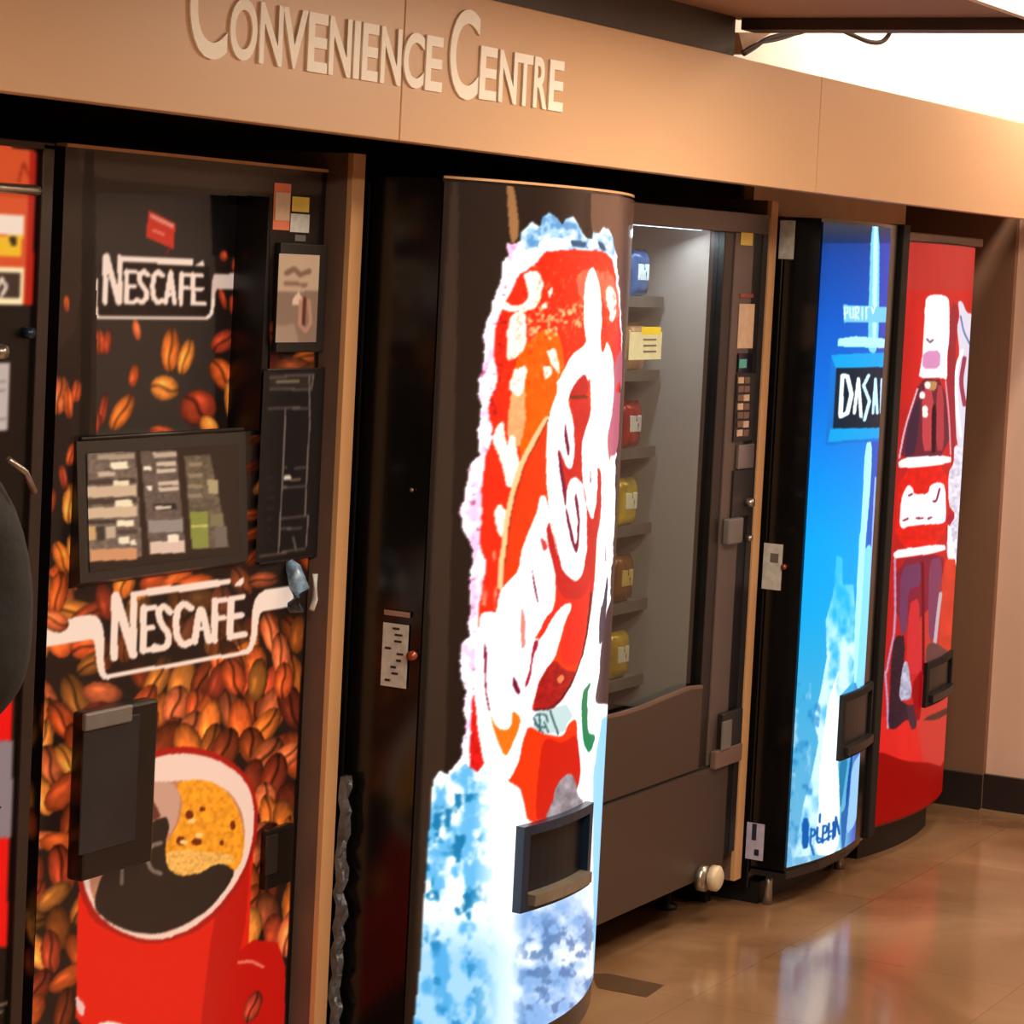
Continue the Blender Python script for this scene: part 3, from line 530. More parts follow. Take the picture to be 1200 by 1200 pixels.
# ================================================================== LIT COLA MACHINE
def art_coke(A):
    A.c[:, :3] = (40, 31, 28); A.c[:, 3] = 0
    A.sm = 2; X, Y = A.X.copy(), A.Y.copy()
    X1_, Y1_ = X+1.6*(fbm(X*.09, Y*.09, 81)-.5), Y+2.4*(fbm(X*.09, Y*.09, 91)-.5)
    A.poly([(526, 205), (541, 208), (512, 1240), (480, 1240)], (62, 52, 47)); A.poly([(500, 190), (526, 205), (480, 1240), (440, 1240)], (26, 23, 23))
    A.poly([(593, 212), (602, 214), (610, 275), (598, 290)], (168, 130, 92))  # tan streak is a reflection painted into the door colour
    A.poly([(686, 200), (694, 200), (690, 290), (684, 290)], (22, 17, 17)); A.poly([(693, 200), (760, 200), (760, 1240), (690, 1240), (700, 800), (722, 600), (726, 300), (692, 280)], (104, 80, 72))
    A.poly([(520, 195), (760, 225), (760, 232), (520, 207)], (150, 122, 100))  # pale band painted where light catches the door top
    a = lambda p: T(530, 240, 5.4545, p); b = lambda p: T(530, 440, 5.4545, p); c = lambda p: T(530, 640, 5.4545, p); d = lambda p: T(530, 780, 5.4545, p)
    left = a([(445, 200), (430, 240), (360, 250), (360, 330), (320, 350), (310, 450), (285, 560), (245, 640), (215, 740), (205, 900), (195, 1000), (180, 1095)]) + b([(175, 80), (165, 150), (180, 250), (150, 350), (160, 440), (170, 510), (110, 560), (95, 640), (80, 740), (45, 850), (60, 970), (100, 1070), (130, 1100)]) + c([(130, 80), (110, 180), (110, 330), (100, 560), (40, 680), (60, 850), (85, 900), (75, 1050)]) + d([(85, 330), (65, 520), (60, 620)])
    A.X = X+3.5*(fbm(X*.16, Y*.12, 83)-.5); A.Y = Y+7*(fbm(X*.14, Y*.12, 93)-.5)
    jag = []
    rr = random.Random(2)
    for (x0, y0), (x1, y1) in zip(left, left[1:]):
        n = max(1, int(abs(y1-y0)/5))
        for k in range(n): q = k/n; jag.append((x0+(x1-x0)*q+rr.uniform(-2.2, 2.2), y0+(y1-y0)*q))
    right = d([(960, 860), (1000, 270)]) + c([(1000, 990), (1000, 560), (1015, 200)]) + b([(1035, 1000), (1045, 550), (1075, 0)]) + a([(1085, 900), (1085, 760), (1070, 560), (1055, 330), (1030, 240)])
    A.poly(jag+d([(0, 650), (-40, 700), (900, 1000)])+right, (255, 240, 250), 1.25, var=.08, sc=.15)
    I = A.inside(jag+[(600, 900), (600, 300)]);
    n = fbm(A.X[I]*.09, A.Y[I]*.06, 9); A.put(I, (240, 170, 214), None, np.clip((n-.5)*4, 0, .7))
    n = fbm(A.X[I]*.2, A.Y[I]*.2, 19); A.put(I, (150, 30, 90), None, np.clip((n-.7)*8, 0, .7))
    RD, OR, DR, W = (244, 42, 16), (252, 92, 8), (206, 34, 32), (255, 252, 250)
    # can body
    A.poly(a([(585, 300), (700, 288), (850, 285), (960, 298), (1030, 335), (1060, 600), (1083, 900), (1072, 1200)])+b([(1040, 300), (1000, 600), (950, 1200)])+c([(900, 500), (840, 700), (700, 1030), (520, 1060), (170, 1000), (165, 640), (170, 380), (215, 140)])+b([(220, 1190), (170, 1080), (190, 960), (185, 760), (205, 560), (265, 340), (220, 230), (280, 60)])+a([(290, 1090), (260, 930), (280, 760), (310, 690), (440, 430), (540, 380)]), RD, 1.1, var=.1, sc=.06)
    A.poly(d([(130, 160), (115, 450), (105, 810), (210, 690), (180, 500), (150, 250)]), (226, 24, 20), 1.0, var=.2, sc=.15)
    A.poly(a([(430, 900), (520, 850), (600, 790), (680, 820), (720, 1000), (690, 1200)])+b([(690, 100), (600, 290), (480, 530), (430, 520), (400, 300), (380, 60)]), OR, 1.15, var=.12, sc=.1)
    A.poly(b([(380, 100), (470, 60), (470, 300), (430, 480), (350, 400), (360, 250)]), (252, 168, 110), 1.15, var=.15, sc=.2)
    # pale icy blotches
    WP = (255, 236, 222)
    for p in [a([(380, 700), (470, 680), (480, 860), (440, 950), (350, 1008), (342, 900), (352, 780)]), a([(470, 1030), (400, 1050), (375, 1120), (360, 1200)])+b([(370, 90), (420, 140), (455, 110), (478, -20)]),
              b([(330, 290), (285, 320), (250, 400), (290, 490), (330, 620), (345, 700), (385, 730), (420, 640), (440, 560), (405, 480), (400, 370), (370, 380), (345, 460)]), b([(265, 850), (300, 830), (350, 860), (350, 980), (310, 1055), (280, 980)]),
              a([(600, 930), (650, 920), (680, 980), (690, 1090), (660, 1070), (625, 1000)]), a([(580, 1040), (620, 1020), (640, 1080), (600, 1120)]), a([(615, 560), (640, 530), (640, 580), (620, 590)]), a([(570, 630), (610, 620), (610, 660), (575, 650)]),
              a([(455, 430), (560, 420), (585, 500), (560, 620), (520, 670), (440, 690), (360, 690), (300, 650), (330, 620), (400, 640), (480, 620), (490, 560), (470, 500)])]:
        A.poly(p, WP, 1.25, var=.06, sc=.2)
    I = A.inside(a([(480, 660), (580, 640), (700, 660), (830, 600), (850, 780), (700, 830), (560, 880), (490, 830)])); n = fbm(A.X[I]*.25, A.Y[I]*.25, 6); A.put(I, (255, 216, 150), 1.15, np.clip((n-.52)*5, 0, .85))
    I = A.inside(a([(290, 700), (350, 700), (330, 1000), (300, 1180)])+b([(300, 250), (215, 300), (280, 0)])); n = fbm(A.X[I]*.3, A.Y[I]*.3, 26); A.put(I, (180, 16, 30), 1.0, np.clip((n-.5)*4, 0, .8))
    I = A.inside(b([(300, 1050), (230, 1100), (215, 1199)])+c([(190, 200), (170, 380), (270, 400), (320, 20)])); n = fbm(A.X[I]*.12, A.Y[I]*.04, 7); A.put(I, (250, 176, 140), 1.1, np.clip((n-.5)*5, 0, .8))
    # highlight streak at upper right
    A.poly(a([(780, 480), (850, 400), (1020, 430), (1060, 560), (1075, 700), (1020, 760), (980, 640), (940, 560), (830, 640)]), (250, 120, 96), 1.2, a=.7)
    A.poly(a([(980, 520), (1040, 540), (1050, 640), (1035, 750), (1010, 740), (985, 640)]), (255, 226, 216), 1.25)
    I = A.inside(a([(520, 300), (1050, 320), (1060, 1199), (300, 1199)])); n = fbm(A.X[I]*.3, A.Y[I]*.22, 36, 3); A.put(I, (255, 130, 80), None, np.clip((n-.66)*6, 0, .5)); A.put(I, (190, 14, 14), None, np.clip((.30-n)*6, 0, .5))
    A.X, A.Y = X1_, Y1_
    # round emblem: orange left, dark red right
    A.poly(b([(605, 285), (480, 560), (420, 760), (375, 960), (350, 1199)])+c([(330, 200), (345, 250), (460, 900)])+c([(520, 1045), (620, 1040), (700, 980), (770, 890), (830, 720), (870, 520), (900, 250), (915, 0)])+b([(930, 900), (960, 600), (900, 300), (870, 0)])+a([(860, 1060), (760, 1170)]), (240, 58, 16), 1.1, var=.08)
    A.poly(b([(740, 140), (870, 130), (885, 250), (850, 350), (830, 640), (900, 930), (935, 880), (960, 600), (930, 1000), (915, 1199)])+c([(905, 200), (880, 420), (800, 350), (680, 330), (640, 0)])+b([(680, 560), (700, 440), (780, 300)]), DR, 1.0, var=.08)
    A.poly(a([(850, 1070), (740, 1200)])+b([(735, 150), (870, 130), (865, 0)]), (196, 32, 32), 1.0)
    A.poly(b([(735, 130), (870, 125), (870, 142), (740, 152)]), (110, 40, 14), 1.0)
    A.poly(c([(520, 1045), (540, 900), (600, 780), (660, 720), (720, 800), (800, 800), (740, 920), (650, 1030), (590, 1050)]), (172, 22, 22), 1.0, var=.25, sc=.3)
    A.poly(c([(665, 850), (700, 820), (720, 845), (690, 880)]), (250, 130, 80), 1.1)
    A.stroke(c([(520, 1045), (590, 1048), (660, 1020), (750, 910), (825, 740), (865, 540), (890, 300)]), 2.2, (90, 14, 30), .8)
    A.stroke(b([(605, 275), (530, 400), (450, 545), (400, 700), (355, 880), (335, 1040), (322, 1199)])+c([(318, 60), (305, 260)]), 6.5, (254, 196, 140), 1.15)
    A.stroke(b([(612, 285), (540, 420), (462, 570), (412, 730), (372, 900), (352, 1060), (340, 1199)]), 1.6, (170, 60, 20), .9)
    # white script
    def w(p, col=W, e=1.3): A.poly(p, col, e)
    w(a([(905, 390), (870, 420), (848, 500), (838, 640), (842, 780), (858, 890), (770, 950), (710, 1060), (668, 1140)])+b([(665, 20), (675, 100), (650, 160), (610, 290), (600, 500), (605, 770), (640, 960), (690, 1199)])+c([(720, 180), (790, 232), (835, 180), (860, 40)])+b([(862, 1000), (860, 800), (840, 700), (790, 648), (755, 665), (732, 720), (728, 820), (705, 720), (685, 580), (680, 450), (730, 590), (768, 595), (783, 480), (778, 330), (755, 210), (735, 150), (790, 40)])+a([(850, 1075), (868, 1140)])+b([(880, 0), (888, 250), (850, 350), (828, 440), (830, 640), (850, 800), (885, 915), (912, 920), (930, 760), (928, 610), (945, 620), (955, 800), (945, 940), (920, 1060)])+c([(915, 180), (885, 430), (865, 560), (840, 680), (800, 800), (760, 900), (700, 990), (640, 1040), (760, 1010), (830, 900), (900, 830), (945, 700), (940, 450), (960, 380), (990, 200), (1005, 0)])+b([(1035, 1060), (1045, 600), (1000, 540), (990, 420), (1020, 260), (1035, 100)])+a([(1035, 1100), (1030, 980), (990, 860), (962, 960), (948, 900), (958, 700), (945, 520)]))
    w(b([(600, 770), (560, 765), (538, 890), (480, 1010), (438, 1130), (432, 1199)])+c([(410, 180), (330, 255), (300, 300), (282, 430), (235, 415), (180, 430), (160, 560), (148, 700), (145, 900), (150, 1040)])+d([(160, 400), (180, 500), (210, 650), (260, 750), (330, 757), (370, 742), (420, 620), (450, 480), (490, 350), (520, 240)])+c([(550, 870), (600, 780), (660, 715), (690, 600), (720, 480), (778, 365), (735, 362), (680, 400), (640, 460), (570, 590), (520, 590), (545, 570), (600, 450), (640, 420), (658, 340), (662, 200), (650, 100), (630, 30)])+b([(680, 1199), (640, 960)]))
    dk = (120, 16, 50)
    def k(p, col=dk, e=.9): A.poly(p, col, e)
    k(b([(718, 280), (745, 430), (748, 512), (735, 515), (715, 380)])); k(b([(790, 735), (815, 880), (812, 1070), (795, 1145), (765, 1080), (735, 950), (722, 850), (732, 850), (765, 990), (788, 1090), (800, 1040), (800, 900), (782, 790)]))
    k(b([(680, 450), (678, 540), (700, 720), (728, 860), (728, 740), (712, 640)])); k(b([(884, 585), (888, 690), (878, 690)])); k(b([(925, 575), (950, 620), (955, 800), (935, 940), (900, 930), (930, 780)]), DR)
    k(b([(605, 960), (620, 930), (640, 1000), (680, 1199)])+c([(650, 60), (665, 200), (640, 100)])+b([(615, 1090), (605, 1020)]), DR); k(b([(560, 1035), (600, 1060), (610, 1100), (580, 1130)]), (226, 70, 70))
    k(c([(505, 120), (520, 200), (555, 360), (545, 360), (515, 230)])); k(c([(448, 380), (470, 480), (465, 640), (448, 665), (438, 620), (440, 470)]), (232, 130, 120), 1.1)
    k(c([(200, 600), (222, 660), (215, 800), (222, 950), (245, 1060), (228, 1040), (208, 900)])); k(c([(385, 820), (410, 860), (442, 940), (420, 955), (388, 900)])); k(c([(470, 910), (465, 880), (500, 770), (520, 600), (560, 600), (520, 700), (495, 860)]), (176, 26, 54))
    k(c([(600, 450), (660, 400), (668, 330), (660, 200), (685, 330), (800, 350), (860, 300), (880, 200), (870, 420), (840, 620), (800, 760), (700, 760), (690, 620), (770, 370), (735, 362), (680, 395), (640, 455), (560, 600), (545, 590)]), (236, 40, 26), 1.05)
    k(d([(238, 290), (270, 375), (310, 410), (360, 408), (378, 370), (385, 280), (430, 320), (435, 360), (420, 420), (375, 530), (345, 578), (325, 565), (280, 460), (262, 400)]), (250, 112, 20), 1.15)
    k(b([(978, 1060), (985, 1199), (978, 1190)]), (70, 40, 70)); k(c([(985, 200), (995, 200), (985, 420), (965, 600), (935, 640), (945, 400), (960, 380), (975, 300)]), (96, 74, 84), .3)
    k(c([(945, 720), (960, 600), (990, 400), (1040, 300), (1040, 1010), (905, 1010), (920, 900), (945, 800)]), (104, 72, 70), .1)
    k(a([(1040, 1000), (1090, 900), (1085, 1199), (1035, 1199)])+b([(1080, 0), (1060, 500), (1000, 520), (990, 400), (1030, 200), (1035, 0)]), (214, 110, 130), .8)
    # lower red, teal note, green curl
    w(c([(640, 1040), (760, 1000), (850, 850), (900, 830), (945, 800), (905, 1000), (1000, 1010)])+d([(1000, 400), (950, 860), (830, 880), (820, 650), (800, 330), (720, 420), (640, 300)]), (252, 255, 255))
    w(c([(520, 1060), (620, 1045), (730, 1000), (780, 1080), (730, 1140), (720, 1199), (520, 1199)]), (196, 222, 224), 1.05)
    for p in [[(530, 1085), (600, 1075), (610, 1120)], [(520, 1100), (545, 1150), (600, 1160)], [(560, 1090), (560, 1180)], [(590, 1130), (615, 1190)], [(525, 1130), (580, 1190)], [(625, 1050), (675, 1199)]]: A.stroke(c(p), 2.2, (60, 104, 108), .9)
    k(d([(890, 90), (830, 170), (825, 330), (840, 500), (870, 560), (895, 530), (918, 440), (870, 440), (862, 300), (865, 180)]), (16, 132, 84), 1.0)
    RED2 = (248, 52, 10)
    A.poly(d([(490, 380), (590, 440), (680, 455), (720, 440), (735, 380), (795, 330), (802, 500), (825, 640), (800, 820), (600, 990), (480, 1010), (470, 930), (400, 850), (265, 752), (370, 740), (425, 610), (452, 480)]), RED2, 1.1)
    A.poly(d([(580, 470), (640, 470), (700, 500), (800, 430), (822, 640), (800, 820), (600, 990), (530, 985), (545, 700)]), (212, 26, 10), 1.0)
    A.poly(d([(745, 690), (775, 705), (795, 760), (800, 830), (850, 885), (700, 960), (585, 985), (640, 880), (655, 790), (690, 730)]), (166, 156, 164), .8, var=.35, sc=.15)
    # ice at the foot
    foot = [(507, 915), (515, 903), (527, 908), (545, 895), (560, 905), (568, 895), (610, 925), (618, 960), (640, 975), (690, 945), (699, 880), (706, 842), (722, 830), (712, 1240), (480, 1240), (492, 1130), (500, 1000)]
    I = A.inside(foot); x, y = A.X[I], A.Y[I]; A.put(I, (246, 252, 255), 1.25)
    n = fbm(x*.06, y*.045, 31, 5); m_ = np.clip((n-.47)*6, 0, 1)*np.clip((585-x)/30, 0, 1); A.put(I, (86, 170, 220), None, m_*.95)
    n = fbm(x*.08+7, y*.06, 41, 4); m_ = np.clip((n-.58)*9, 0, 1)*np.clip((578-x)/30, 0, 1)*(y > 930); A.put(I, (10, 110, 160), None, m_*.95)
    n = fbm(x*.05, y*.05, 51, 5); m_ = np.clip((n-.25)*2.2, 0, .9)*np.clip((x-598)/16, 0, 1)*np.clip((y-1030)/35, 0, 1)*np.clip((696-x)/10, .15, 1); A.put(I, (112, 158, 214), None, m_)
    n = fbm(x*.1, y*.1, 61, 4); m_ = np.clip((n-.5)*6, 0, .8)*np.clip((x-600)/20, 0, 1)*np.clip((y-1060)/30, 0, 1); A.put(I, (70, 108, 160), None, m_)
    m_ = (x > 695)*.8; A.put(I, (120, 190, 240), None, m_)
    m_ = np.clip((y-1060)/120, 0, .5)*np.clip((620-x)/60, 0, 1); A.put(I, (60, 150, 210), None, m_)
    # ice on top
    ti = a([(435, 180), (510, 105), (560, 140), (575, 75), (620, 45), (655, 65), (705, 125), (725, 85), (775, 70), (805, 120), (835, 180), (862, 212), (895, 215), (900, 175), (940, 175), (965, 140), (1005, 155), (1030, 225), (1040, 290), (1030, 330), (950, 292), (850, 280), (700, 285), (585, 298), (540, 270), (470, 290), (435, 230)])
    I = A.inside(ti); x, y = A.X[I], A.Y[I]; A.put(I, (168, 212, 246), 1.1); n = fbm(x*.14, y*.14, 71, 4); A.put(I, (86, 146, 200), None, np.clip((n-.5)*6, 0, .9)); A.put(I, (250, 254, 255), None, np.clip((.42-n)*8, 0, 1))
    A.poly(a([(560, 225), (700, 210), (760, 230), (750, 275), (585, 292), (545, 270)]), (252, 252, 255), 1.25); A.poly(a([(880, 220), (930, 225), (940, 280), (860, 270)]), (244, 250, 255), 1.2)
    A.poly(a([(750, 225), (860, 235), (850, 275), (810, 265), (770, 270)]), (40, 90, 130), .9); A.poly(a([(925, 235), (960, 240), (985, 290), (945, 285)]), (30, 80, 110), .9)
PC = printmat('lit_cola_print', es=1.0, base=.12, rough=.22, spec=.3)
t = thing('cola_machine', 'tall bow-fronted vending machine with a lit red can and ice picture', 'vending machine', (4.78, 3.0, 0))
fc = bow(4.352, 5.20, 2.556, .10)
ZT = 1.885
plan_prism('door', fc, 30, 2.72, .05, ZT, K['gloss'], t, inset=.004)
grid('front_graphic', fc, 270, 820, .108, ZT-.006, PC, t, art_coke)
plan_prism('lit_top_edge', fc, 20, 2.558, ZT, ZT+.005, K['tan'], t)  # tan strip in place of a lit top edge, following the bow
box('cabinet', 4.348, 5.204, 2.725, 3.45, .05, ZT-.01, K['gloss'], t, bev=.004)
plan_prism('kick_plate', bow(4.37, 5.18, 2.62, .09), 20, 3.4, 0, .05, K['blackpl'], t)
def tvis(px, f):                       # parameter u of a plan curve seen at a pixel column
    lo, hi = 0., 1.
    for _ in range(40):
        m_ = (lo+hi)/2
        if prj((*f(m_), 0.8))[0] < px: lo = m_
        else: hi = m_
    return lo
def chute(t, f, u0, u1, z0, z1, fm, out=.02, lipm=None):
    fa = lambda s: f(u0+(u1-u0)*s)
    def ring(ya, yb, za, zb, sa, sb, name, m, par):
        n = 8; top = [fa(sa+(sb-sa)*i/n) for i in range(n+1)]
        return prism(name, [(x, y-yb, za) for x, y in top]+[(x, y-ya, za) for x, y in top[::-1]], (0, 0, zb-za), m, par)
    fr = ring(-.002, out, z1-.02, z1, 0, 1, 'delivery_frame', fm, t)
    for sa, sb, za, zb in ((0, .07, z0, z1-.02), (.93, 1, z0, z1-.02), (.07, .93, z0, z0+.012)): ring(-.002, out, za, zb, sa, sb, 'frame_bar', fm, fr)
    ring(0.0, .003, z0+.012, z1-.02, .07, .93, 'delivery_flap', mat('flap_dark', (18, 24, 32), .3, spec=.2), t)
    ring(.003, out+.012, z0+.012, z0+.035, .10, .93, 'delivery_lip', lipm or K['lip'], t)
def uz(px, py, f):
    u = tvis(px, f)
    for _ in range(3):
        y = f(u)[1]; z = unp(px, py, D=y)[2]
        lo, hi = 0., 1.
        for _ in range(40):
            m_ = (lo+hi)/2
            if prj((*f(m_), z))[0] < px: lo = m_
            else: hi = m_
        u = lo
    return u, z
u0, za = uz(605, 968, fc); u1, zb = uz(686, 945, fc); _, zc = uz(604, 1068, fc)
chute(t, fc, u0, u1, zc, za, K['navy'])
def sideplate(name, px, X, th, m, parent, bev=0):
    a = unp(px[0], px[1], X=X); b = unp(px[2], px[3], X=X)
    return box(name, X-.0005-th, X-.0005, min(a[1], b[1]), max(a[1], b[1]), min(a[2], b[2]), max(a[2], b[2]), m, parent, bev)
lk = sideplate('lock_plate', (450, 729, 476, 807), 4.348, .002, K['sticker'], t)
rr = random.Random(5)
for i in range(9):
    x = rr.uniform(455, 470); y = 735+i*7.5; sideplate('scribble', (x-4, y, x+rr.uniform(1, 5), y+3.5), 4.345, .0006, K['dark'], lk)
sideplate('top_strip', (451, 714, 481, 724), 4.348, .002, K['steel'], t)
c = unp(485, 768, X=4.348); tube('lock_button', [(4.348, c[1], c[2]), (4.334, c[1], c[2])], .010, K['copper'], t)
c = unp(483, 574, X=4.348); tube('side_screw', [(4.348, c[1], c[2]), (4.344, c[1], c[2])], .004, K['steel'], t)
# ================================================================== SNACK MACHINE
t = thing('snack_machine', 'taupe glass-fronted snack machine between the lit cola machine and second partition', 'vending machine', (5.8, 3.1, 0))
SX0, SX1, D = 5.30, 6.335, 2.71
GX0, GX1 = 5.37, 6.06          # glazed opening
GZ0, GZ1 = .60, 1.832
PB = 2.875                       # back of the display bay
sb = K['snackbody']
boxes('cabinet', [(SX0, SX0+.03, D+.05, 3.5, .125, 1.885), (SX1-.03, SX1, D+.05, 3.5, .125, 1.885), (SX0+.03, SX1-.03, D+.05, 3.5, 1.865, 1.885), (SX0+.03, SX1-.03, D+.05, 3.5, .125, .155), (SX0+.03, SX1-.03, 3.47, 3.5, .155, 1.865)], sb, t)
boxes('liner', [(GX1, GX1+.012, D+.045, PB+.555, GZ0-.03, 1.86), (GX0-.012, GX0, D+.045, PB+.555, GZ0-.03, 1.86), (GX0, GX1, PB+.545, PB+.557, GZ0-.03, 1.86), (GX0, GX1, D+.045, PB+.545, 1.85, 1.86)], K['snackin'], t)
boxes('door_frame', [(SX0, SX1, D, D+.045, GZ1, 1.885), (SX0, GX0, D, D+.045, .42, GZ1)], sb, t, bev=.003)
boxes('mullion', [(GX1, 6.118, D+.002, D+.045, .42, GZ1), (6.238, 6.30, D+.002, D+.045, .165, GZ1)], K['black'], t, bev=.002)
box('right_stile', 6.30, SX1, D, D+.045, .165, GZ1, K['dark'], t)
box('glass_pane', GX0, GX1, D+.018, D+.022, GZ0, GZ1, K['glass'], t)
box('lamp_tube', GX0+.03, GX1-.02, D+.06, D+.075, 1.832, 1.845, K['lens2'], t)
ld = bpy.data.lights.new('tube_light', 'AREA'); ld.shape = 'RECTANGLE'; ld.size = .6; ld.size_y = .04; ld.energy = 2.2; ld.color = (.9, .95, 1)
o = bpy.data.objects.new('tube_light', ld); C.objects.link(o); o.location = (5.72, D+.09, 1.815); o.rotation_euler = (math.radians(-20), 0, 0); o.parent = t; o.matrix_parent_inverse = Matrix.Translation(-t.location)
# delivery section with a curved top edge
pts = [unp(x, y, D=D) for x, y in [(700, 841), (725, 837), (752, 829), (780, 817), (808, 806), (824, 804)]]
pts = [(min(max(p[0], GX0), GX1), D-.004, p[2]) for p in pts]; pts[0] = (GX0, D-.004, pts[0][2]); pts[-1] = (GX1, D-.004, pts[-1][2])
prism('delivery_panel', [(GX0, D-.004, .432)]+pts+[(GX1, D-.004, .432)], (0, .02, 0), K['snacklow'], t)
prism('panel_ridge', [(p[0], p[1]-.001, p[2]-.004) for p in pts]+[(p[0], p[1]-.001, p[2]+.004) for p in pts[::-1]], (0, .01, 0), K['brown'], t)
lowp = prism('lower_door', [(SX0, D-.008, .132), (6.245, D-.008, .132), (6.245, D-.008, .424), (SX0, D-.008, .424)], (0, .05, 0), K['snacklow'], t)
box('door_gap', SX0, 6.24, D+.0, D+.04, .424, .434, K['void'], t)
# control column
cc = box('control_column', 6.118, 6.238, D-.002, D+.045, .43, GZ1, K['snackbody'], t, bev=.002)
rectD('yellow_label', 868, 272, 881, 288, D-.002, .001, K['yellow'], cc)
rectD('price_label', 866, 356, 881, 408, D-.002, .001, K['tanlabel'], cc); rectD('red_label', 867, 344, 882, 349, D-.002, .001, K['copper'], cc)
rectD('display_window', 864, 414, 879, 436, D-.002, .004, K['gloss'], cc)
rectD('display_glow', 866, 421, 874, 431, D-.007, .001, mat('teal_digit', (70, 140, 125), .4, emi=(60, 130, 115), es=.4), cc)
kp = rectD('keypad', 862, 438, 879, 516, D-.002, .004, K['dark'], cc)
for i in range(7):
    for j in range(2): rectD('key', 864.5+j*7-i*.25, 442+i*10.3, 870+j*7-i*.25, 449+i*10.3, D-.007, .003, K['brown'] if (i+j) % 3 else K['tanlabel'], kp)
rectD('bill_slot', 862, 521, 878, 548, D-.002, .012, K['steel'], cc, bev=.003); rectD('coin_slot', 858, 551, 877, 604, D-.002, .006, K['dark'], cc, bev=.002)
c = unp(871, 588, D=D); tube('coin_button', [(c[0], D-.008, c[2]), (c[0], D-.03, c[2])], .012, K['steel'], cc)
rectD('return_lever', 847, 608, 862, 635, D-.002, .02, K['grey'], cc, bev=.004)
c = unp(873, 630, D=D); tube('column_lock', [(c[0], D-.004, c[2]), (c[0], D-.02, c[2])], .008, K['steel'], cc)
s = rectD('coin_return', 841, 836, 862, 880, D-.002, .015, K['dark'], cc, bev=.003); rectD('return_flap', 845, 846, 854, 876, D-.018, .006, K['grey'], s, bev=.002)
rectD('column_foot', 832, 880, 862, 890, D-.002, .018, K['brown'], cc, bev=.003)
# lock and feet
c = unp(818, 1027, D=D)
lk = tube('tee_lock', [(c[0]-.01, D-.008, c[2]), (c[0]-.01, D-.03, c[2])], .034, K['steel'], t, 14)
tube('lock_cap', [(c[0]+.012, D-.034, c[2]), (c[0]+.012, D-.052, c[2]), (c[0]+.012, D-.058, c[2])], [.034, .034, .026], K['knob'], lk, 14)
for x, y in ((5.38, 2.86), (6.24, 2.86), (5.38, 3.42), (6.24, 3.42)): tube('foot', [(x, y, 0), (x, y, .012), (x, y, .014), (x, y, .125)], [.03, .03, .014, .014], K['blackpl'], t, 10)
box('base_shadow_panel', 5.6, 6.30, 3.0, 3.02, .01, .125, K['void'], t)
# shelves inside
SZ = [.66, .86, 1.06, 1.26, 1.46, 1.65]
rim = mat('price_rail', (130, 118, 108), .35, .3, var=.1, scale=20)
for z in SZ:
    s = box('shelf', GX0+.005, GX1-.02, PB, PB+.5, z-.006, z, K['snackin'], t)
    box('price_rail', GX0+.005, GX1-.02, PB-.006, PB, z-.022, z+.006, rim, s)
def coil(x, z):
    pts = [(x+.035*math.cos(a), PB+.055+a*.011, z+.045+.035*math.sin(a)) for a in np.arange(0, 6.28*6, .55)]
    return tube('spiral', pts, .0022, K['steel'], t, 5)
def bag(name, x, y, z, w, h, d, m, band, label, cat='snack', group='snacks in the glass-fronted machine'):
    bm = bmesh.new(); nu, nv = 8, 10; F_ = {}
    for sgn in (-1, 1):
        for i in range(nu+1):
            for j in range(nv+1):
                u, v = i/nu*2-1, j/nv*2-1
                dd = d/2*(max(0, 1-u**4)*max(0, 1-v**4))**.5*(1+.12*math.sin(7*u+5*v)); ww = w/2*(1-.06*(1-v*v))
                if (i in (0, nu) or j in (0, nv)) and sgn == 1: F_[(1, i, j)] = F_[(-1, i, j)]; continue
                F_[(sgn, i, j)] = bm.verts.new((x+u*ww, y+sgn*dd, z+h/2+v*h/2))
        for i in range(nu):
            for j in range(nv): bm.faces.new([F_[(sgn, *k)] for k in ((i, j), (i+1, j), (i+1, j+1), (i, j+1))])
    o = fin(name, bm, m, None, True); tag(o, label, cat, group)
    b = box('wrapper_band', x-w*.3, x+w*.3, y-d/2-.0015, y-d/2+.006, z+h*.36, z+h*.7, band, o, bev=.002)
    return o
SN = [('snack_bag', 'golden foil snack bag', (214, 170, 60), (240, 226, 200)), ('candy_bar', 'brown and gold wrapped candy bar', (150, 96, 50), (226, 190, 110)), ('snack_bag', 'yellow snack bag', (224, 190, 70), (250, 244, 220)),
      ('snack_bag', 'red and white snack bag', (188, 50, 50), (240, 232, 226)), ('pastry_pack', 'tan pastry pack', (206, 156, 112), (240, 220, 196)), ('snack_bag', 'blue and white crisp bag', (70, 110, 170), (226, 240, 250))]
shelfn = ['bottom', 'second', 'third', 'fourth', 'fifth', 'top']
SN2 = [('crisp_bag', 'green crisp bag', (90, 130, 70), (230, 235, 200)), ('candy_bar', 'silver wrapped candy bar', (170, 170, 176), (120, 40, 50)), ('crisp_bag', 'orange crisp bag', (220, 120, 50), (250, 230, 190))]
for i, z in enumerate(SZ):
    nm, lb, c1, c2 = SN[i]
    m1 = mat('wrapper_%s' % shelfn[i], c1, .25, .2, var=.3, scale=30); m2 = mat('band_%s' % shelfn[i], c2, .3, var=.1, scale=30)
    x = GX1-.085
    coil(x, z)
    bag(nm, x-.045, PB+.024, z+.001, .10, .125, .045, m1, m2, '%s on the %s shelf, nearest the inner right wall' % (lb, shelfn[i]))
    nm2, lb2, d1_, d2_ = SN2[i % 3]
    x -= .135; coil(x, z)
    bag(nm2, x-.02, PB+.024, z+.001, .10, .13, .04, mat('wrap2_%s' % shelfn[i], d1_, .3, .2, var=.3, scale=30), m2, '%s on the %s shelf, second in from the right wall' % (lb2, shelfn[i]))
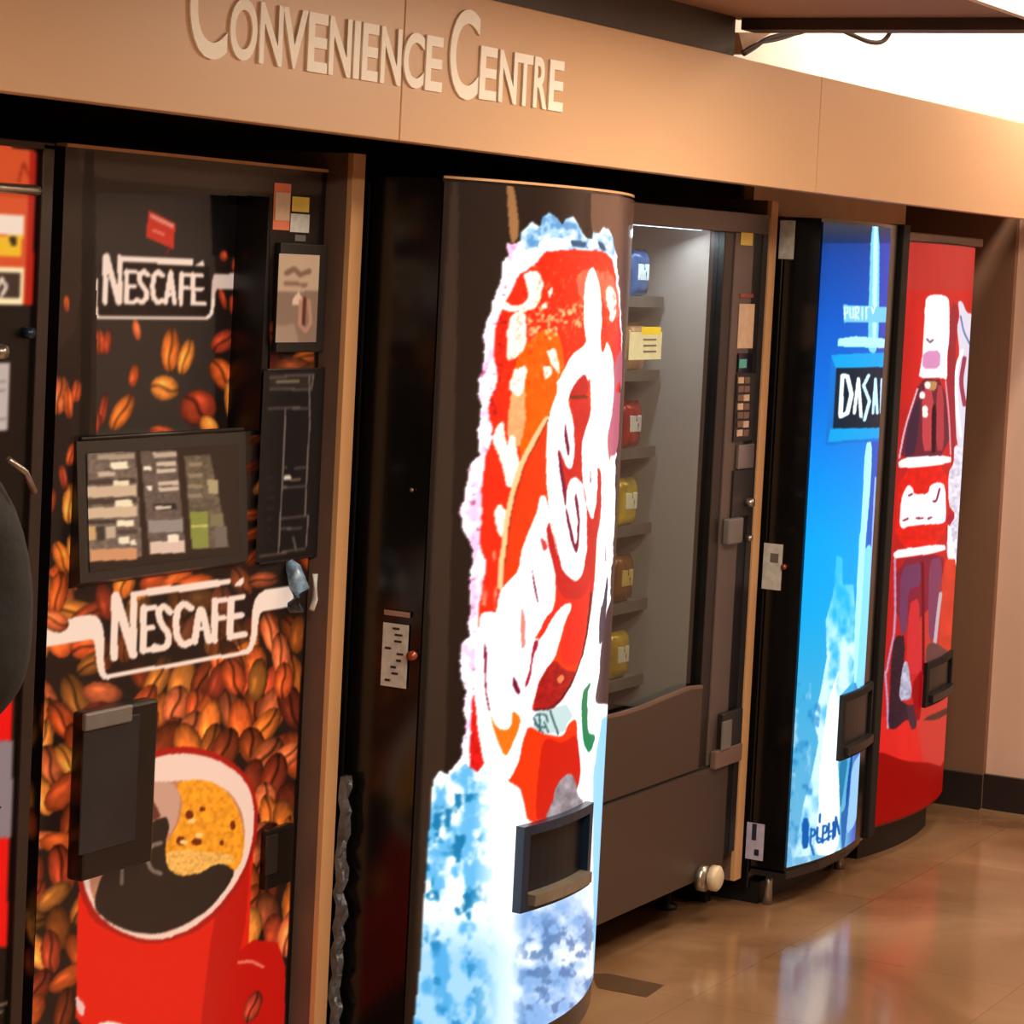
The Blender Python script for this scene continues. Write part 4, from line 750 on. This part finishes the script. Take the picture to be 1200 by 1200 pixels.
# notice card stuck inside the pane and lit strip
nt_ = rectD('notice_card', 738, 389, 774, 421, D+.017, .001, mat('pale_green_card', (216, 226, 190), .6, var=.08, scale=40, emi=(216, 226, 190), es=0), t, lift=0)
rectD('card_header', 752, 383, 774, 392, D+.0165, .001, mat('yellow_header', (226, 214, 60), .6), nt_, lift=0)
for k in range(3): rectD('card_text', 754, 397+k*7, 769, 399+k*7, D+.0155, .0004, K['grey'], nt_, lift=0)

# ================================================================== BLUE WATER MACHINE
def art_blue(A):
    A.sm = 1; X, Y = A.X, A.Y
    ys = [240, 300, 380, 470, 560, 640, 720, 800, 900, 1030]
    cs = np.array([(30, 50, 96), (6, 74, 176), (0, 96, 214), (0, 118, 234), (0, 150, 250), (0, 172, 255), (20, 176, 246), (60, 178, 232), (90, 182, 228), (124, 188, 230)], float)
    for k in range(3): A.c[:, k] = np.interp(Y, ys, cs[:, k])
    A.c[:, 3] = 1.0
    sil = np.interp(Y, [260, 1000], [1040, 1004])
    # darker vignette along the printed left border, deeper blue at the right border
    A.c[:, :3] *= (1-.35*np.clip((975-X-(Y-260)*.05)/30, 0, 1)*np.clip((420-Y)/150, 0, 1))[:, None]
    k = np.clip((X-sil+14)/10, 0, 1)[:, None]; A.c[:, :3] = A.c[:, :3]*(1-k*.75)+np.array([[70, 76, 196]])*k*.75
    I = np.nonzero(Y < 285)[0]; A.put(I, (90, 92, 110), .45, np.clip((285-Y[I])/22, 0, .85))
    f = lambda p: T(860, 600, 3.53, p)
    # bright splash
    I = A.inside(f([(425, 180), (450, 190), (450, 300), (495, 300), (505, 450), (495, 700), (440, 760), (428, 1020), (440, 1400), (250, 1430), (290, 1200), (320, 1100), (350, 950), (330, 860), (360, 740), (385, 600), (380, 450), (410, 340)]))
    n = fbm(A.X[I]*.09, A.Y[I]*.05, 3, 4); A.put(I, (206, 244, 255), 1.15, np.clip(.35+(n-.35)*2.5, 0, 1)*np.clip((A.Y[I]-640)/120, .25, 1))
    A.poly(f([(440, 640), (420, 720), (430, 780), (445, 900), (428, 1010), (440, 1200), (430, 1420), (330, 1420), (350, 1250), (355, 1060), (375, 900), (390, 780)]), (244, 254, 255), 1.3, a=.95)
    I = np.nonzero(Y > 800)[0]; n = fbm(X[I]*.12, Y[I]*.07, 13, 4); A.put(I, (36, 128, 196), None, np.clip((n-.56)*4, 0, .7)*(X[I] < 955+(900-Y[I])*.1))
    I = np.nonzero(Y > 800)[0]; n = fbm(X[I]*.1, Y[I]*.06, 17, 4); A.put(I, (200, 236, 252), None, np.clip((n-.55)*4, 0, .7)*(X[I] < 950))
    # light column on the right
    A.poly([(1021, 258), (1031, 262), (1030, 395), (1026, 415), (1018, 412), (1017, 395)], (120, 214, 255), 1.15); A.poly([(1024, 262), (1029, 264), (1027, 400), (1022, 400)], (190, 246, 255), 1.2)
    A.poly(f([(540, 590-430), (560, 560-430)]+[(575, 160), (570, 400), (560, 700), (500, 740), (500, 480), (512, 250), (520, 60)]), (130, 220, 255), 1.15)
    A.poly([(1014, 520), (1022, 516), (1021, 560), (1014, 640), (1009, 720), (1004, 800), (1000, 800), (1003, 700), (1010, 600)], (170, 238, 255), 1.2)
    A.stroke([(1026, 560), (1022, 640), (1018, 760), (1012, 800)], 2.2, (150, 190, 255), 1.1)
    A.sm = 0
    # small print and ribbon
    A.poly([(988, 357), (1040, 360), (1040, 378), (989, 378)], (120, 206, 246), 1.1)
    for i, ch in enumerate('PURIFY'):
        x = 990+i*6.3; s_ = lambda p: A.stroke([(x+a_*4, 360+b_*14) for a_, b_ in p], 1.5, (232, 255, 250), 1.2)
        s_([(0, 1), (0, 0), (.9, 0), (.9, .45), (0, .5)]+([(.9, 1)] if ch == 'R' else []) if ch in 'PR' else [(0, 0), (0, .9), (.9, .9), (.9, 0)] if ch == 'U' else [(.4, 0), (.4, 1)] if ch == 'I' else [(0, 1), (0, 0), (.9, 0)] if ch == 'F' else [(0, 0), (.4, .5), (.9, 0)])
    A.poly([(982, 397), (1003, 394), (1040, 397), (1040, 408), (982, 406)], (176, 244, 255), 1.2)
    # sign plaque
    A.poly([(974, 416), (1050, 412), (1050, 516), (1028, 517), (967, 522)], (10, 120, 220), 1.0); A.poly([(974, 416), (1050, 412), (1050, 430), (979, 431)], (0, 168, 244), 1.05); A.poly([(973, 503), (1050, 500), (1050, 512), (970, 518)], (0, 166, 240), 1.05)
    A.poly([(980, 431), (1050, 430), (1050, 501), (976, 502)], (12, 40, 62), .8)
    Wt = (240, 254, 255); st = lambda p, w=5.2, c=Wt, e=1.25: A.stroke(p, w, c, e)
    st([(987, 441), (985, 488), (993, 484), (998, 462), (993, 441), (988, 440)]); st([(1001, 484), (1006, 444), (1009, 488)], 4); st([(1018, 440), (1012, 452), (1019, 470), (1013, 492)], 4, (200, 236, 250)); st([(1023, 484), (1026, 444), (1028, 484)], 3.4, (190, 226, 248)); st([(1032, 484), (1033, 444), (1035, 480)], 2.5, (180, 214, 246)); st([(1038, 444), (1038, 484)], 2, (180, 214, 246))
    A.poly([(1004, 488), (1012, 490), (1016, 500), (1013, 492)], (90, 170, 196), .9)
    # blue lettering at the foot
    A.sm = 1
    B = (20, 104, 196); g = lambda p: T(880, 860, 6.667, p)
    A.poly(g([(400, 660), (455, 655), (452, 890), (398, 905)]), B, .8)
    for p in [[(470, 740), (465, 860)], [(470, 750), (500, 745), (500, 790), (472, 800)], [(520, 730), (515, 850), (545, 845)], [(540, 630), (538, 690)], [(565, 720), (560, 850)], [(565, 725), (595, 715), (590, 770), (562, 780)], [(610, 700), (605, 830)], [(608, 765), (640, 755)], [(645, 690), (640, 820)], [(665, 650), (655, 800)], [(665, 650), (690, 780)], [(470, 870), (490, 940)], [(520, 810), (570, 835), (620, 800)]]:
        A.stroke(g(p), 2.6, B, .8)
    A.poly(g([(700, 620), (730, 600), (770, 400), (800, 300), (750, 700), (730, 900), (710, 900)]), (50, 120, 200), .8)
    A.poly(g([(690, 210), (760, 180), (730, 400), (700, 600), (690, 500)]), (40, 140, 190), .85); A.poly(g([(870, 120), (860, 400), (820, 700), (740, 800), (770, 500), (790, 250)]), (150, 200, 246), 1.1); A.poly(g([(780, 160), (800, 170), (770, 420), (745, 600), (740, 500)]), (20, 90, 180), .8)
t = thing('water_machine', 'narrow vending machine with a glowing blue water advert on its bow front', 'vending machine', (6.75, 3.1, 0))
fb = bow(6.432, 7.0, 2.594, .035)
plan_prism('door', bow(6.432, 7.055, 2.60, .036), 20, 2.70, .10, 1.885, K['gloss'], t)
PB2 = printmat('lit_blue_print', es=1.0, base=.1, rough=.4, spec=.06)
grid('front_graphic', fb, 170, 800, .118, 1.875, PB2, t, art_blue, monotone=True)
box('frame_post', 7.002, 7.058, 2.575, 2.705, .10, 1.89, K['void'], t, bev=.004)
box('cabinet', 6.432, 7.05, 2.705, 3.45, .04, 1.87, K['gloss'], t, bev=.004)
prism('bottom_trim', [(6.432, 2.594, .085), (6.6, 2.566, .085), (6.8, 2.565, .085), (6.985, 2.594, .085), (6.985, 2.7, .085), (6.432, 2.7, .085)], (0, 0, .022), K['dark'], t)
box('kick_plate', 6.45, 7.02, 2.68, 3.4, .0, .06, K['blackpl'], t)
tube('foot', [(6.47, 2.66, 0), (6.47, 2.66, .05), (6.47, 2.66, .09)], [.016, .012, .012], K['steel'], t); tube('foot', [(7.0, 2.66, 0), (7.0, 2.66, .05), (7.0, 2.66, .09)], [.016, .012, .012], K['steel'], t)
u0, za = uz(984, 815, fb); _, zc = uz(984, 890, fb)
chute(t, fb, u0, .97, zc, za, K['void'], out=.012, lipm=K['dark'])
s = sideplate('top_sticker', (915, 258, 930, 304), 6.432, .002, K['sticker'], t); lk = sideplate('lock_plate', (896, 636, 915, 692), 6.432, .003, K['sticker'], t)
sideplate('plate_mark', (903, 648, 912, 660), 6.429, .0005, K['grey'], lk)
s = sideplate('foot_sticker', (876, 963, 894, 1009), 6.432, .002, K['lilac'], t); sideplate('sticker_mark', (882, 965, 886, 985), 6.429, .0006, K['navy'], s); sideplate('sticker_mark', (884, 995, 889, 1003), 6.429, .0006, K['navy'], s)
c = unp(920, 664, X=6.432); tube('lock_button', [(6.432, c[1], c[2]), (6.42, c[1], c[2])], .008, K['copper'], t)

# ================================================================== RED BOTTLE MACHINE
def art_red(A):
    A.sm = 1; X, Y = A.X, A.Y
    A.c[:, :3] = (206, 34, 34); A.c[:, 3] = .95
    for y0, y1, c in [(270, 340, (200, 52, 46)), (340, 480, (214, 38, 34)), (840, 900, (228, 40, 34))]:
        I = np.nonzero((Y >= y0) & (Y < y1))[0]; A.put(I, c)
    n = fbm(X*.05, Y*.01, 3, 3); A.c[:, :3] *= (.92+.16*n)[:, None]
    xl = np.interp(Y, [280, 930], [1056, 1018]); k = np.clip((xl+9-X)/9, 0, .35)[:, None]; A.c[:, :3] = A.c[:, :3]*(1-k)+np.array([[230, 90, 90]])*k
    a = lambda p: T(1020, 330, 4.444, p); b = lambda p: T(1010, 520, 4.444, p); c = lambda p: T(1000, 700, 4.444, p)
    A.poly([(900, 872), (1030, 880), (1060, 892), (1090, 894), (1115, 893), (1200, 893), (1200, 1000), (900, 1000)], (168, 8, 6), .75); A.poly([(1075, 700), (1125, 700), (1110, 900), (1075, 890)], (216, 60, 50), .9)
    A.poly(a([(425, 100), (460, 130), (440, 400), (450, 700), (430, 980), (400, 600), (405, 300)]), (176, 40, 58), .8)
    # bottle glass
    A.poly(a([(255, 505), (385, 510), (420, 900), (150, 940), (190, 740)]), (120, 40, 60), .8); A.poly(a([(270, 560), (330, 560), (325, 880), (270, 885)]), (206, 70, 80), .9); A.poly(a([(345, 540), (380, 540), (385, 880), (340, 880)]), (190, 62, 72), .9)
    A.poly(a([(320, 640), (345, 640), (340, 890), (318, 890)]), (60, 6, 30), .6); A.poly(a([(240, 620), (262, 620), (235, 900), (175, 915), (195, 760)]), (76, 44, 70), .7); A.poly(a([(275, 520), (350, 515), (340, 570), (290, 560)]), (206, 150, 100), .9)
    for x, y in [(298, 540), (270, 592), (284, 665), (285, 690)]: A.poly(a([(x+16*math.cos(q), y+20*math.sin(q)) for q in np.arange(0, 6.28, .6)]), (255, 248, 240), 1.1)
    A.stroke(a([(245, 560), (180, 760), (150, 920)]), 2, (236, 200, 220), 1); A.stroke(a([(392, 520), (410, 700), (418, 900)]), 2, (226, 150, 170), 1)
    W = (255, 250, 252)
    A.poly(a([(285, 100), (300, 75), (345, 65), (395, 75), (412, 100), (412, 300), (400, 380), (400, 515), (375, 500), (250, 505), (262, 440), (275, 350)]), W, 1.25)
    A.poly(a([(275, 365), (365, 355), (362, 455), (268, 455)]), (226, 150, 200), 1); A.stroke(a([(295, 300), (310, 318), (325, 305)]), 2.5, (130, 110, 130), .8)
    A.poly(a([(145, 935), (200, 912), (420, 905), (420, 948), (150, 975)]), W, 1.25)
    A.poly(b([(195, 130), (460, 105), (440, 520), (170, 550)]), (230, 30, 22), 1.0, var=.12, sc=.2)
    A.poly(b([(160, 575), (190, 550), (430, 520), (440, 560), (175, 600)]), W, 1.25)
    A.poly(b([(232, 225), (245, 212), (268, 235), (270, 262), (345, 262), (355, 215), (400, 198), (435, 215), (440, 400), (415, 418), (340, 420), (240, 430), (215, 445), (195, 420), (200, 330), (210, 270)]), W, 1.2)
    for p in [[(245, 270), (262, 262)], [(216, 400), (240, 390)], [(285, 388), (318, 388)], [(372, 300), (388, 300), (405, 235)], [(345, 390), (362, 384)]]: A.stroke(b(p), 2.3, (150, 40, 70), .9)
    # script running up the right edge
    G = (226, 222, 240)
    A.poly(a([(455, 100), (480, 105), (500, 160), (535, 170), (548, 220), (545, 400), (530, 420), (535, 480), (520, 500), (525, 640), (515, 700), (505, 890), (480, 900), (450, 850), (440, 650), (445, 450), (465, 370), (450, 240), (465, 180)]), G, 1.05)
    A.stroke(a([(490, 400), (470, 520), (490, 640)]), 5, (170, 60, 90), .9); A.stroke(a([(470, 180), (485, 260), (520, 330)]), 2, (110, 130, 190), .9); A.stroke(a([(480, 360), (448, 440), (446, 620), (470, 800)]), 3.5, W, 1.2)
    A.poly(b([(480, 0), (550, 30), (545, 200), (530, 400), (520, 620), (500, 720), (480, 725), (460, 650), (440, 560), (450, 440), (490, 370), (450, 320), (450, 150), (480, 100)]), G, 1.05, var=.25, sc=.3)
    A.poly(b([(445, 420), (460, 430), (480, 560), (500, 640), (500, 725), (478, 725), (455, 640)]), W, 1.2); A.poly(b([(440, 380), (465, 365), (485, 385), (465, 412), (440, 415)]), (190, 20, 60), .9)
    # lower bottle with grey edges
    A.poly(b([(180, 605), (430, 570), (420, 700), (330, 900), (180, 950)]), (150, 36, 60), .85); A.poly(b([(200, 640), (320, 620), (305, 740), (240, 760), (235, 990), (195, 990)]), (128, 66, 104), .8)
    A.poly(b([(245, 830), (300, 800), (300, 990), (330, 1199), (230, 1199)]), (222, 50, 56), .9); A.poly(b([(355, 600), (420, 590), (405, 900), (395, 1000), (350, 1040), (345, 800)]), (146, 70, 104), .8)
    A.poly(b([(425, 600), (500, 600), (490, 1080), (400, 1080)]), (220, 62, 40), .95, var=.12); A.stroke(b([(315, 620), (320, 900), (320, 1199)]), 3, (130, 6, 20), .8)
    A.stroke(b([(172, 600), (175, 960), (140, 1120), (128, 1199)])+c([(165, 380), (178, 540), (180, 680)]), 2.4, (206, 160, 200), .9); A.stroke(b([(410, 780), (395, 900), (375, 1090)]), 4, (206, 190, 200), .9)
    A.poly(c([(215, 200), (275, 200), (245, 540), (285, 560), (320, 700), (290, 640), (270, 640), (215, 690), (180, 680), (190, 500), (195, 350)]), (66, 36, 52), .6, var=.3, sc=.3); A.poly(c([(265, 330), (285, 340), (310, 530), (235, 540), (250, 400)]), (190, 190, 216), .9, var=.3, sc=.3)
    A.poly(c([(270, 560), (330, 560), (330, 680), (300, 690)]), (90, 50, 66), .6); A.poly(c([(300, 460), (365, 360), (350, 640), (325, 640)]), (170, 4, 16), .8)
    A.poly(c([(380, 250), (420, 230), (520, 300), (440, 345), (375, 345)]), (120, 74, 70), .7)
    A.poly(c([(350, 640), (520, 560), (500, 600), (430, 640)]), (110, 60, 50), .5)
t = thing('bottle_machine', 'red vending machine showing a white-capped cola bottle, last in the row by the end wall', 'vending machine', (7.44, 3.1, 0))
fr_ = bow(7.10, 7.79, 2.625, .04)
plan_prism('door', fr_, 20, 2.76, .10, 1.845, mat('deep_red_shell', (120, 22, 22), .35), t, inset=.003)
grid('front_graphic', fr_, 200, 700, .108, 1.842, printmat('lit_red_print', es=.92, base=.15, rough=.4, spec=.1), t, art_red, monotone=True)
box('cabinet', 7.10, 7.79, 2.765, 3.45, .05, 1.84, K['gloss'], t, bev=.004)
box('top_cap', 7.10, 7.79, 2.60, 2.80, 1.846, 1.872, K['brown'], t, bev=.004)
plan_prism('kick_plate', bow(7.15, 7.75, 2.66, .03), 12, 3.4, .0, .10, K['blackpl'], t)
u0, za = uz(1083, 777, fr_); _, zc = uz(1083, 828, fr_)
chute(t, fr_, u0, .97, zc, za, K['void'], out=.012, lipm=K['dark'])
# ================================================================== WIRES, PLASTIC, PERSON, LAMPS
def wire(name, px, D, r, label):
    pts = [unp(x, y, D=D) for x, y in px]
    # smooth by subdivision
    for _ in range(2):
        q = [pts[0]]
        for a, b in zip(pts, pts[1:]): q += [tuple(.75*np.array(a)+.25*np.array(b)), tuple(.25*np.array(a)+.75*np.array(b))]
        pts = q+[pts[-1]]
    o = tube(name, pts, r, K['cable']); return tag(o, label, 'cable')
wire('hanging_cable', [(872, 63), (884, 56), (896, 46), (915, 41), (940, 38), (952, 32)], 2.40, .006, 'thicker dark cable looping from the fascia top up to the ceiling edge')
wire('hanging_cable', [(870, 61), (888, 50), (905, 48), (925, 43), (945, 34)], 2.38, .004, 'thinner dark cable beside the loop at the beam end')
wire('hanging_cable', [(988, 36), (1003, 43), (1020, 50), (1034, 50), (1042, 41), (1044, 34)], 2.25, .006, 'dark cable sagging below the ceiling edge over the bright wall')
o = prism('bracket_block', [unp(866, 38, D=2.44), unp(905, 38, D=2.44), unp(885, 50, D=2.44), unp(872, 64, D=2.44)], (0, .04, 0), K['fascia'])
tag(o, 'small tan bracket between fascia top and ceiling edge at the dark beam end', 'bracket')
# crumpled plastic strip between first partition and cola machine
bm = bmesh.new(); rr = random.Random(4); n = 26; prev = None
for i in range(n+1):
    z = .06+.62*i/n; w = .024+.003*rr.uniform(-1, 1); dy = rr.uniform(-.006, .006)
    row = [bm.verts.new((4.316+k*w/3, 2.70+dy+.006*math.sin(i*1.7+k*2), z)) for k in range(4)]+[bm.verts.new((4.316+k*w/3, 2.712+dy, z)) for k in (3, 2, 1, 0)]
    if prev:
        for k in range(8): bm.faces.new((prev[k], prev[(k+1) % 8], row[(k+1) % 8], row[k]))
    else: bm.faces.new(row[::-1])
    prev = row
bm.faces.new(prev)
tag(fin('plastic_strip', bm, K['plastic']), 'crumpled grey plastic strip hanging beside the first partition and the lit cola machine', 'plastic strip')

# person at the far left, facing the orange machine
def skinmesh(name, verts, edges, rad, m, parent=None, root=0, sub=2):
    me = bpy.data.meshes.new(name); me.from_pydata(verts, edges, []); o = bpy.data.objects.new(name, me); C.objects.link(o)
    sk = o.modifiers.new('s', 'SKIN'); sk.use_smooth_shade = True
    for i, r in enumerate(rad): me.skin_vertices[0].data[i].radius = r if isinstance(r, tuple) else (r, r)
    me.skin_vertices[0].data[root].use_root = True
    sb_ = o.modifiers.new('b', 'SUBSURF'); sb_.levels = sub; sb_.render_levels = sub
    bpy.context.view_layer.update()
    e = bpy.data.meshes.new_from_object(o.evaluated_get(bpy.context.evaluated_depsgraph_get())); bpy.data.objects.remove(o)
    e.materials.clear()
    for p in e.polygons: p.use_smooth = True
    e.name = name; return link(name, e, m, parent)
c = unp(-2, 650, D=2.42)
px_, py_ = c[0]-.315, 2.40
def W(p): return (px_+p[0], py_+p[1], p[2])
V = [(0, 0, .95), (0, 0, 1.12), (0, 0, 1.30), (0, .01, 1.42), (0, .02, 1.50), (0, .04, 1.58), (0, .05, 1.66),        # 0-6 spine, neck, head
     (.19, 0, 1.38), (.235, -.01, 1.12), (.215, .14, .96), (.20, .20, .93),                                       # 7-10 right arm
     (-.19, 0, 1.38), (-.235, -.01, 1.12), (-.215, .14, .96), (-.20, .20, .93),                                   # 11-14
     (.09, 0, .88), (.10, .01, .50), (.10, -.02, .09), (.10, .12, .04),                                           # 15-18
     (-.09, 0, .88), (-.10, .01, .50), (-.10, -.02, .09), (-.10, .12, .04)]
E_ = [(0, 1), (1, 2), (2, 3), (3, 4), (4, 5), (5, 6), (3, 7), (7, 8), (8, 9), (9, 10), (3, 11), (11, 12), (12, 13), (13, 14), (0, 15), (15, 16), (16, 17), (17, 18), (0, 19), (19, 20), (20, 21), (21, 22)]
RD_ = [(.13, .10), (.12, .09), (.14, .10), (.10, .08), (.05, .05), (.075, .085), (.065, .075), .055, .045, .032, .03, .055, .045, .032, .03, .085, .055, .036, .03, .085, .055, .036, .03]
person = skinmesh('person', [W(v) for v in V], E_, RD_, K['skin'])
tag(person, 'person in a black jacket standing at the orange-topped machine, cut off by the left edge', 'person')
J = [(0, 0, .90), (0, 0, 1.10), (0, 0, 1.30), (0, .005, 1.42), (.18, 0, 1.385), (.245, -.015, 1.25), (.25, -.02, 1.10), (.235, .10, 1.0), (.22, .15, .965), (-.18, 0, 1.385), (-.24, -.015, 1.25), (-.25, -.02, 1.10), (-.235, .10, 1.0), (-.22, .15, .965), (0, .01, 1.47)]
JE = [(0, 1), (1, 2), (2, 3), (3, 4), (4, 5), (5, 6), (6, 7), (7, 8), (3, 9), (9, 10), (10, 11), (11, 12), (12, 13), (3, 14)]
JR = [(.19, .14), (.175, .13), (.175, .13), (.12, .11), .085, .075, .068, .058, .052, .085, .075, .068, .058, .052, .075]
jk = skinmesh('jacket', [W(v) for v in J], JE, JR, K['jacket'], person)
tube('jacket_zip', [W(q) for q in [(.20, -.088, 1.42), (.235, -.09, 1.40), (.262, -.085, 1.37)]], .005, K['zipm'], jk)
TV = [(0, 0, .93), (.09, 0, .86), (.10, .01, .50), (.10, -.02, .13), (-.09, 0, .86), (-.10, .01, .50), (-.10, -.02, .13)]
skinmesh('trousers', [W(v) for v in TV], [(0, 1), (1, 2), (2, 3), (0, 4), (4, 5), (5, 6)], [(.13, .11), .10, .072, .058, .10, .072, .058], K['trouser'], person)
for s in (-1, 1):
    skinmesh('shoe', [W(q) for q in [(.10*s, -.05, .045), (.10*s, .04, .05), (.10*s, .14, .035)]], [(0, 1), (1, 2)], [.04, .043, .033], K['blackpl'], person, sub=1)
    hb = [W((.20*s, .20, .93))]
    hv = [(.20*s, .15, .95), (.20*s, .20, .93)]; he = [(0, 1)]; hr = [.028, .034]
    for k in range(4):
        b0 = len(hv); ox = (k-1.5)*.019
        hv += [(.20*s+ox, .235, .915), (.20*s+ox, .262-.004*abs(k-1.3), .895), (.20*s+ox, .268, .868+.006*abs(k-1.3))]; he += [(1, b0), (b0, b0+1), (b0+1, b0+2)]; hr += [.0095, .0085, .0075]
    b0 = len(hv); hv += [(.20*s-.045*s, .215, .915), (.20*s-.05*s, .245, .895)]; he += [(1, b0), (b0, b0+1)]; hr += [.011, .0095]
    skinmesh('hand', [W(v) for v in hv], he, hr, K['skin'], person, root=1)
skinmesh('hair', [W(q) for q in [(0, .0, 1.60), (0, .01, 1.69), (0, .05, 1.735)]], [(0, 1), (1, 2)], [(.075, .06), (.085, .075), (.07, .07)], K['hair'], person)

# ceiling lamps
def lamp(name, x0, x1, y0, y1, z, energy, label, group=None, m=None, col=(1, .80, .60)):
    t = thing(name, label, 'ceiling light', ((x0+x1)/2, (y0+y1)/2, z), group)
    boxes('housing', [(x0-.02, x1+.02, y0-.02, y0, z-.012, z), (x0-.02, x1+.02, y1, y1+.02, z-.012, z), (x0-.02, x0, y0, y1, z-.012, z), (x1, x1+.02, y0, y1, z-.012, z)], K['white'], t)
    box('diffuser', x0, x1, y0, y1, z-.008, z-.002, m or K['lens'], t)
    if energy:
        ld = bpy.data.lights.new('lamp', 'AREA'); ld.shape = 'RECTANGLE'; ld.size = x1-x0; ld.size_y = y1-y0; ld.energy = energy; ld.color = col
        o = bpy.data.objects.new('lamp', ld); C.objects.link(o); o.location = ((x0+x1)/2, (y0+y1)/2, z-.03); o.parent = t; o.matrix_parent_inverse = Matrix.Translation(-t.location)
    return t
a = unp(1165, 0, Z=CZ)
lamp('ceiling_light', 4.4, 5.35, a[1]-.30, a[1]+.0, CZ, 30, 'white ceiling light panel whose edge shows in the top right corner')
lamp('ceiling_light', 1.2, 2.4, .55, .85, CZ, 50, 'ceiling light panel out of frame above the coffee machine end', 'corridor ceiling lights')
lamp('ceiling_light', 2.9, 3.9, .55, .85, CZ, 32, 'ceiling light panel out of frame over the middle of the corridor', 'corridor ceiling lights')
lamp('ceiling_light', 6.6, 7.8, .2, .8, 2.99, 34, 'large light panel out of frame in the raised ceiling', 'corridor ceiling lights')
# tube fixture washing the upper wall
t = thing('wall_washer', 'tube light fixed under the raised ceiling, washing the bright upper wall', 'light', (7.7, 2.1, 2.9))
box('housing', 7.3, 8.1, 2.02, 2.1, 2.86, 3.0, K['white'], t); tube('tube', [(7.32, 2.12, 2.86), (8.08, 2.12, 2.86)], .015, K['lens'], t)
ld = bpy.data.lights.new('washer', 'AREA'); ld.shape = 'RECTANGLE'; ld.size = .7; ld.size_y = .1; ld.energy = 26; ld.color = (1, .86, .70)
o = bpy.data.objects.new('washer', ld); C.objects.link(o); o.location = (7.7, 2.15, 2.84); o.rotation_euler = (math.radians(62), 0, 0); o.parent = t; o.matrix_parent_inverse = Matrix.Translation(-t.location)
w = bpy.data.worlds.new('world'); sc.world = w; w.use_nodes = True; w.node_tree.nodes['Background'].inputs[0].default_value = (1, .85, .7, 1); w.node_tree.nodes['Background'].inputs[1].default_value = .15
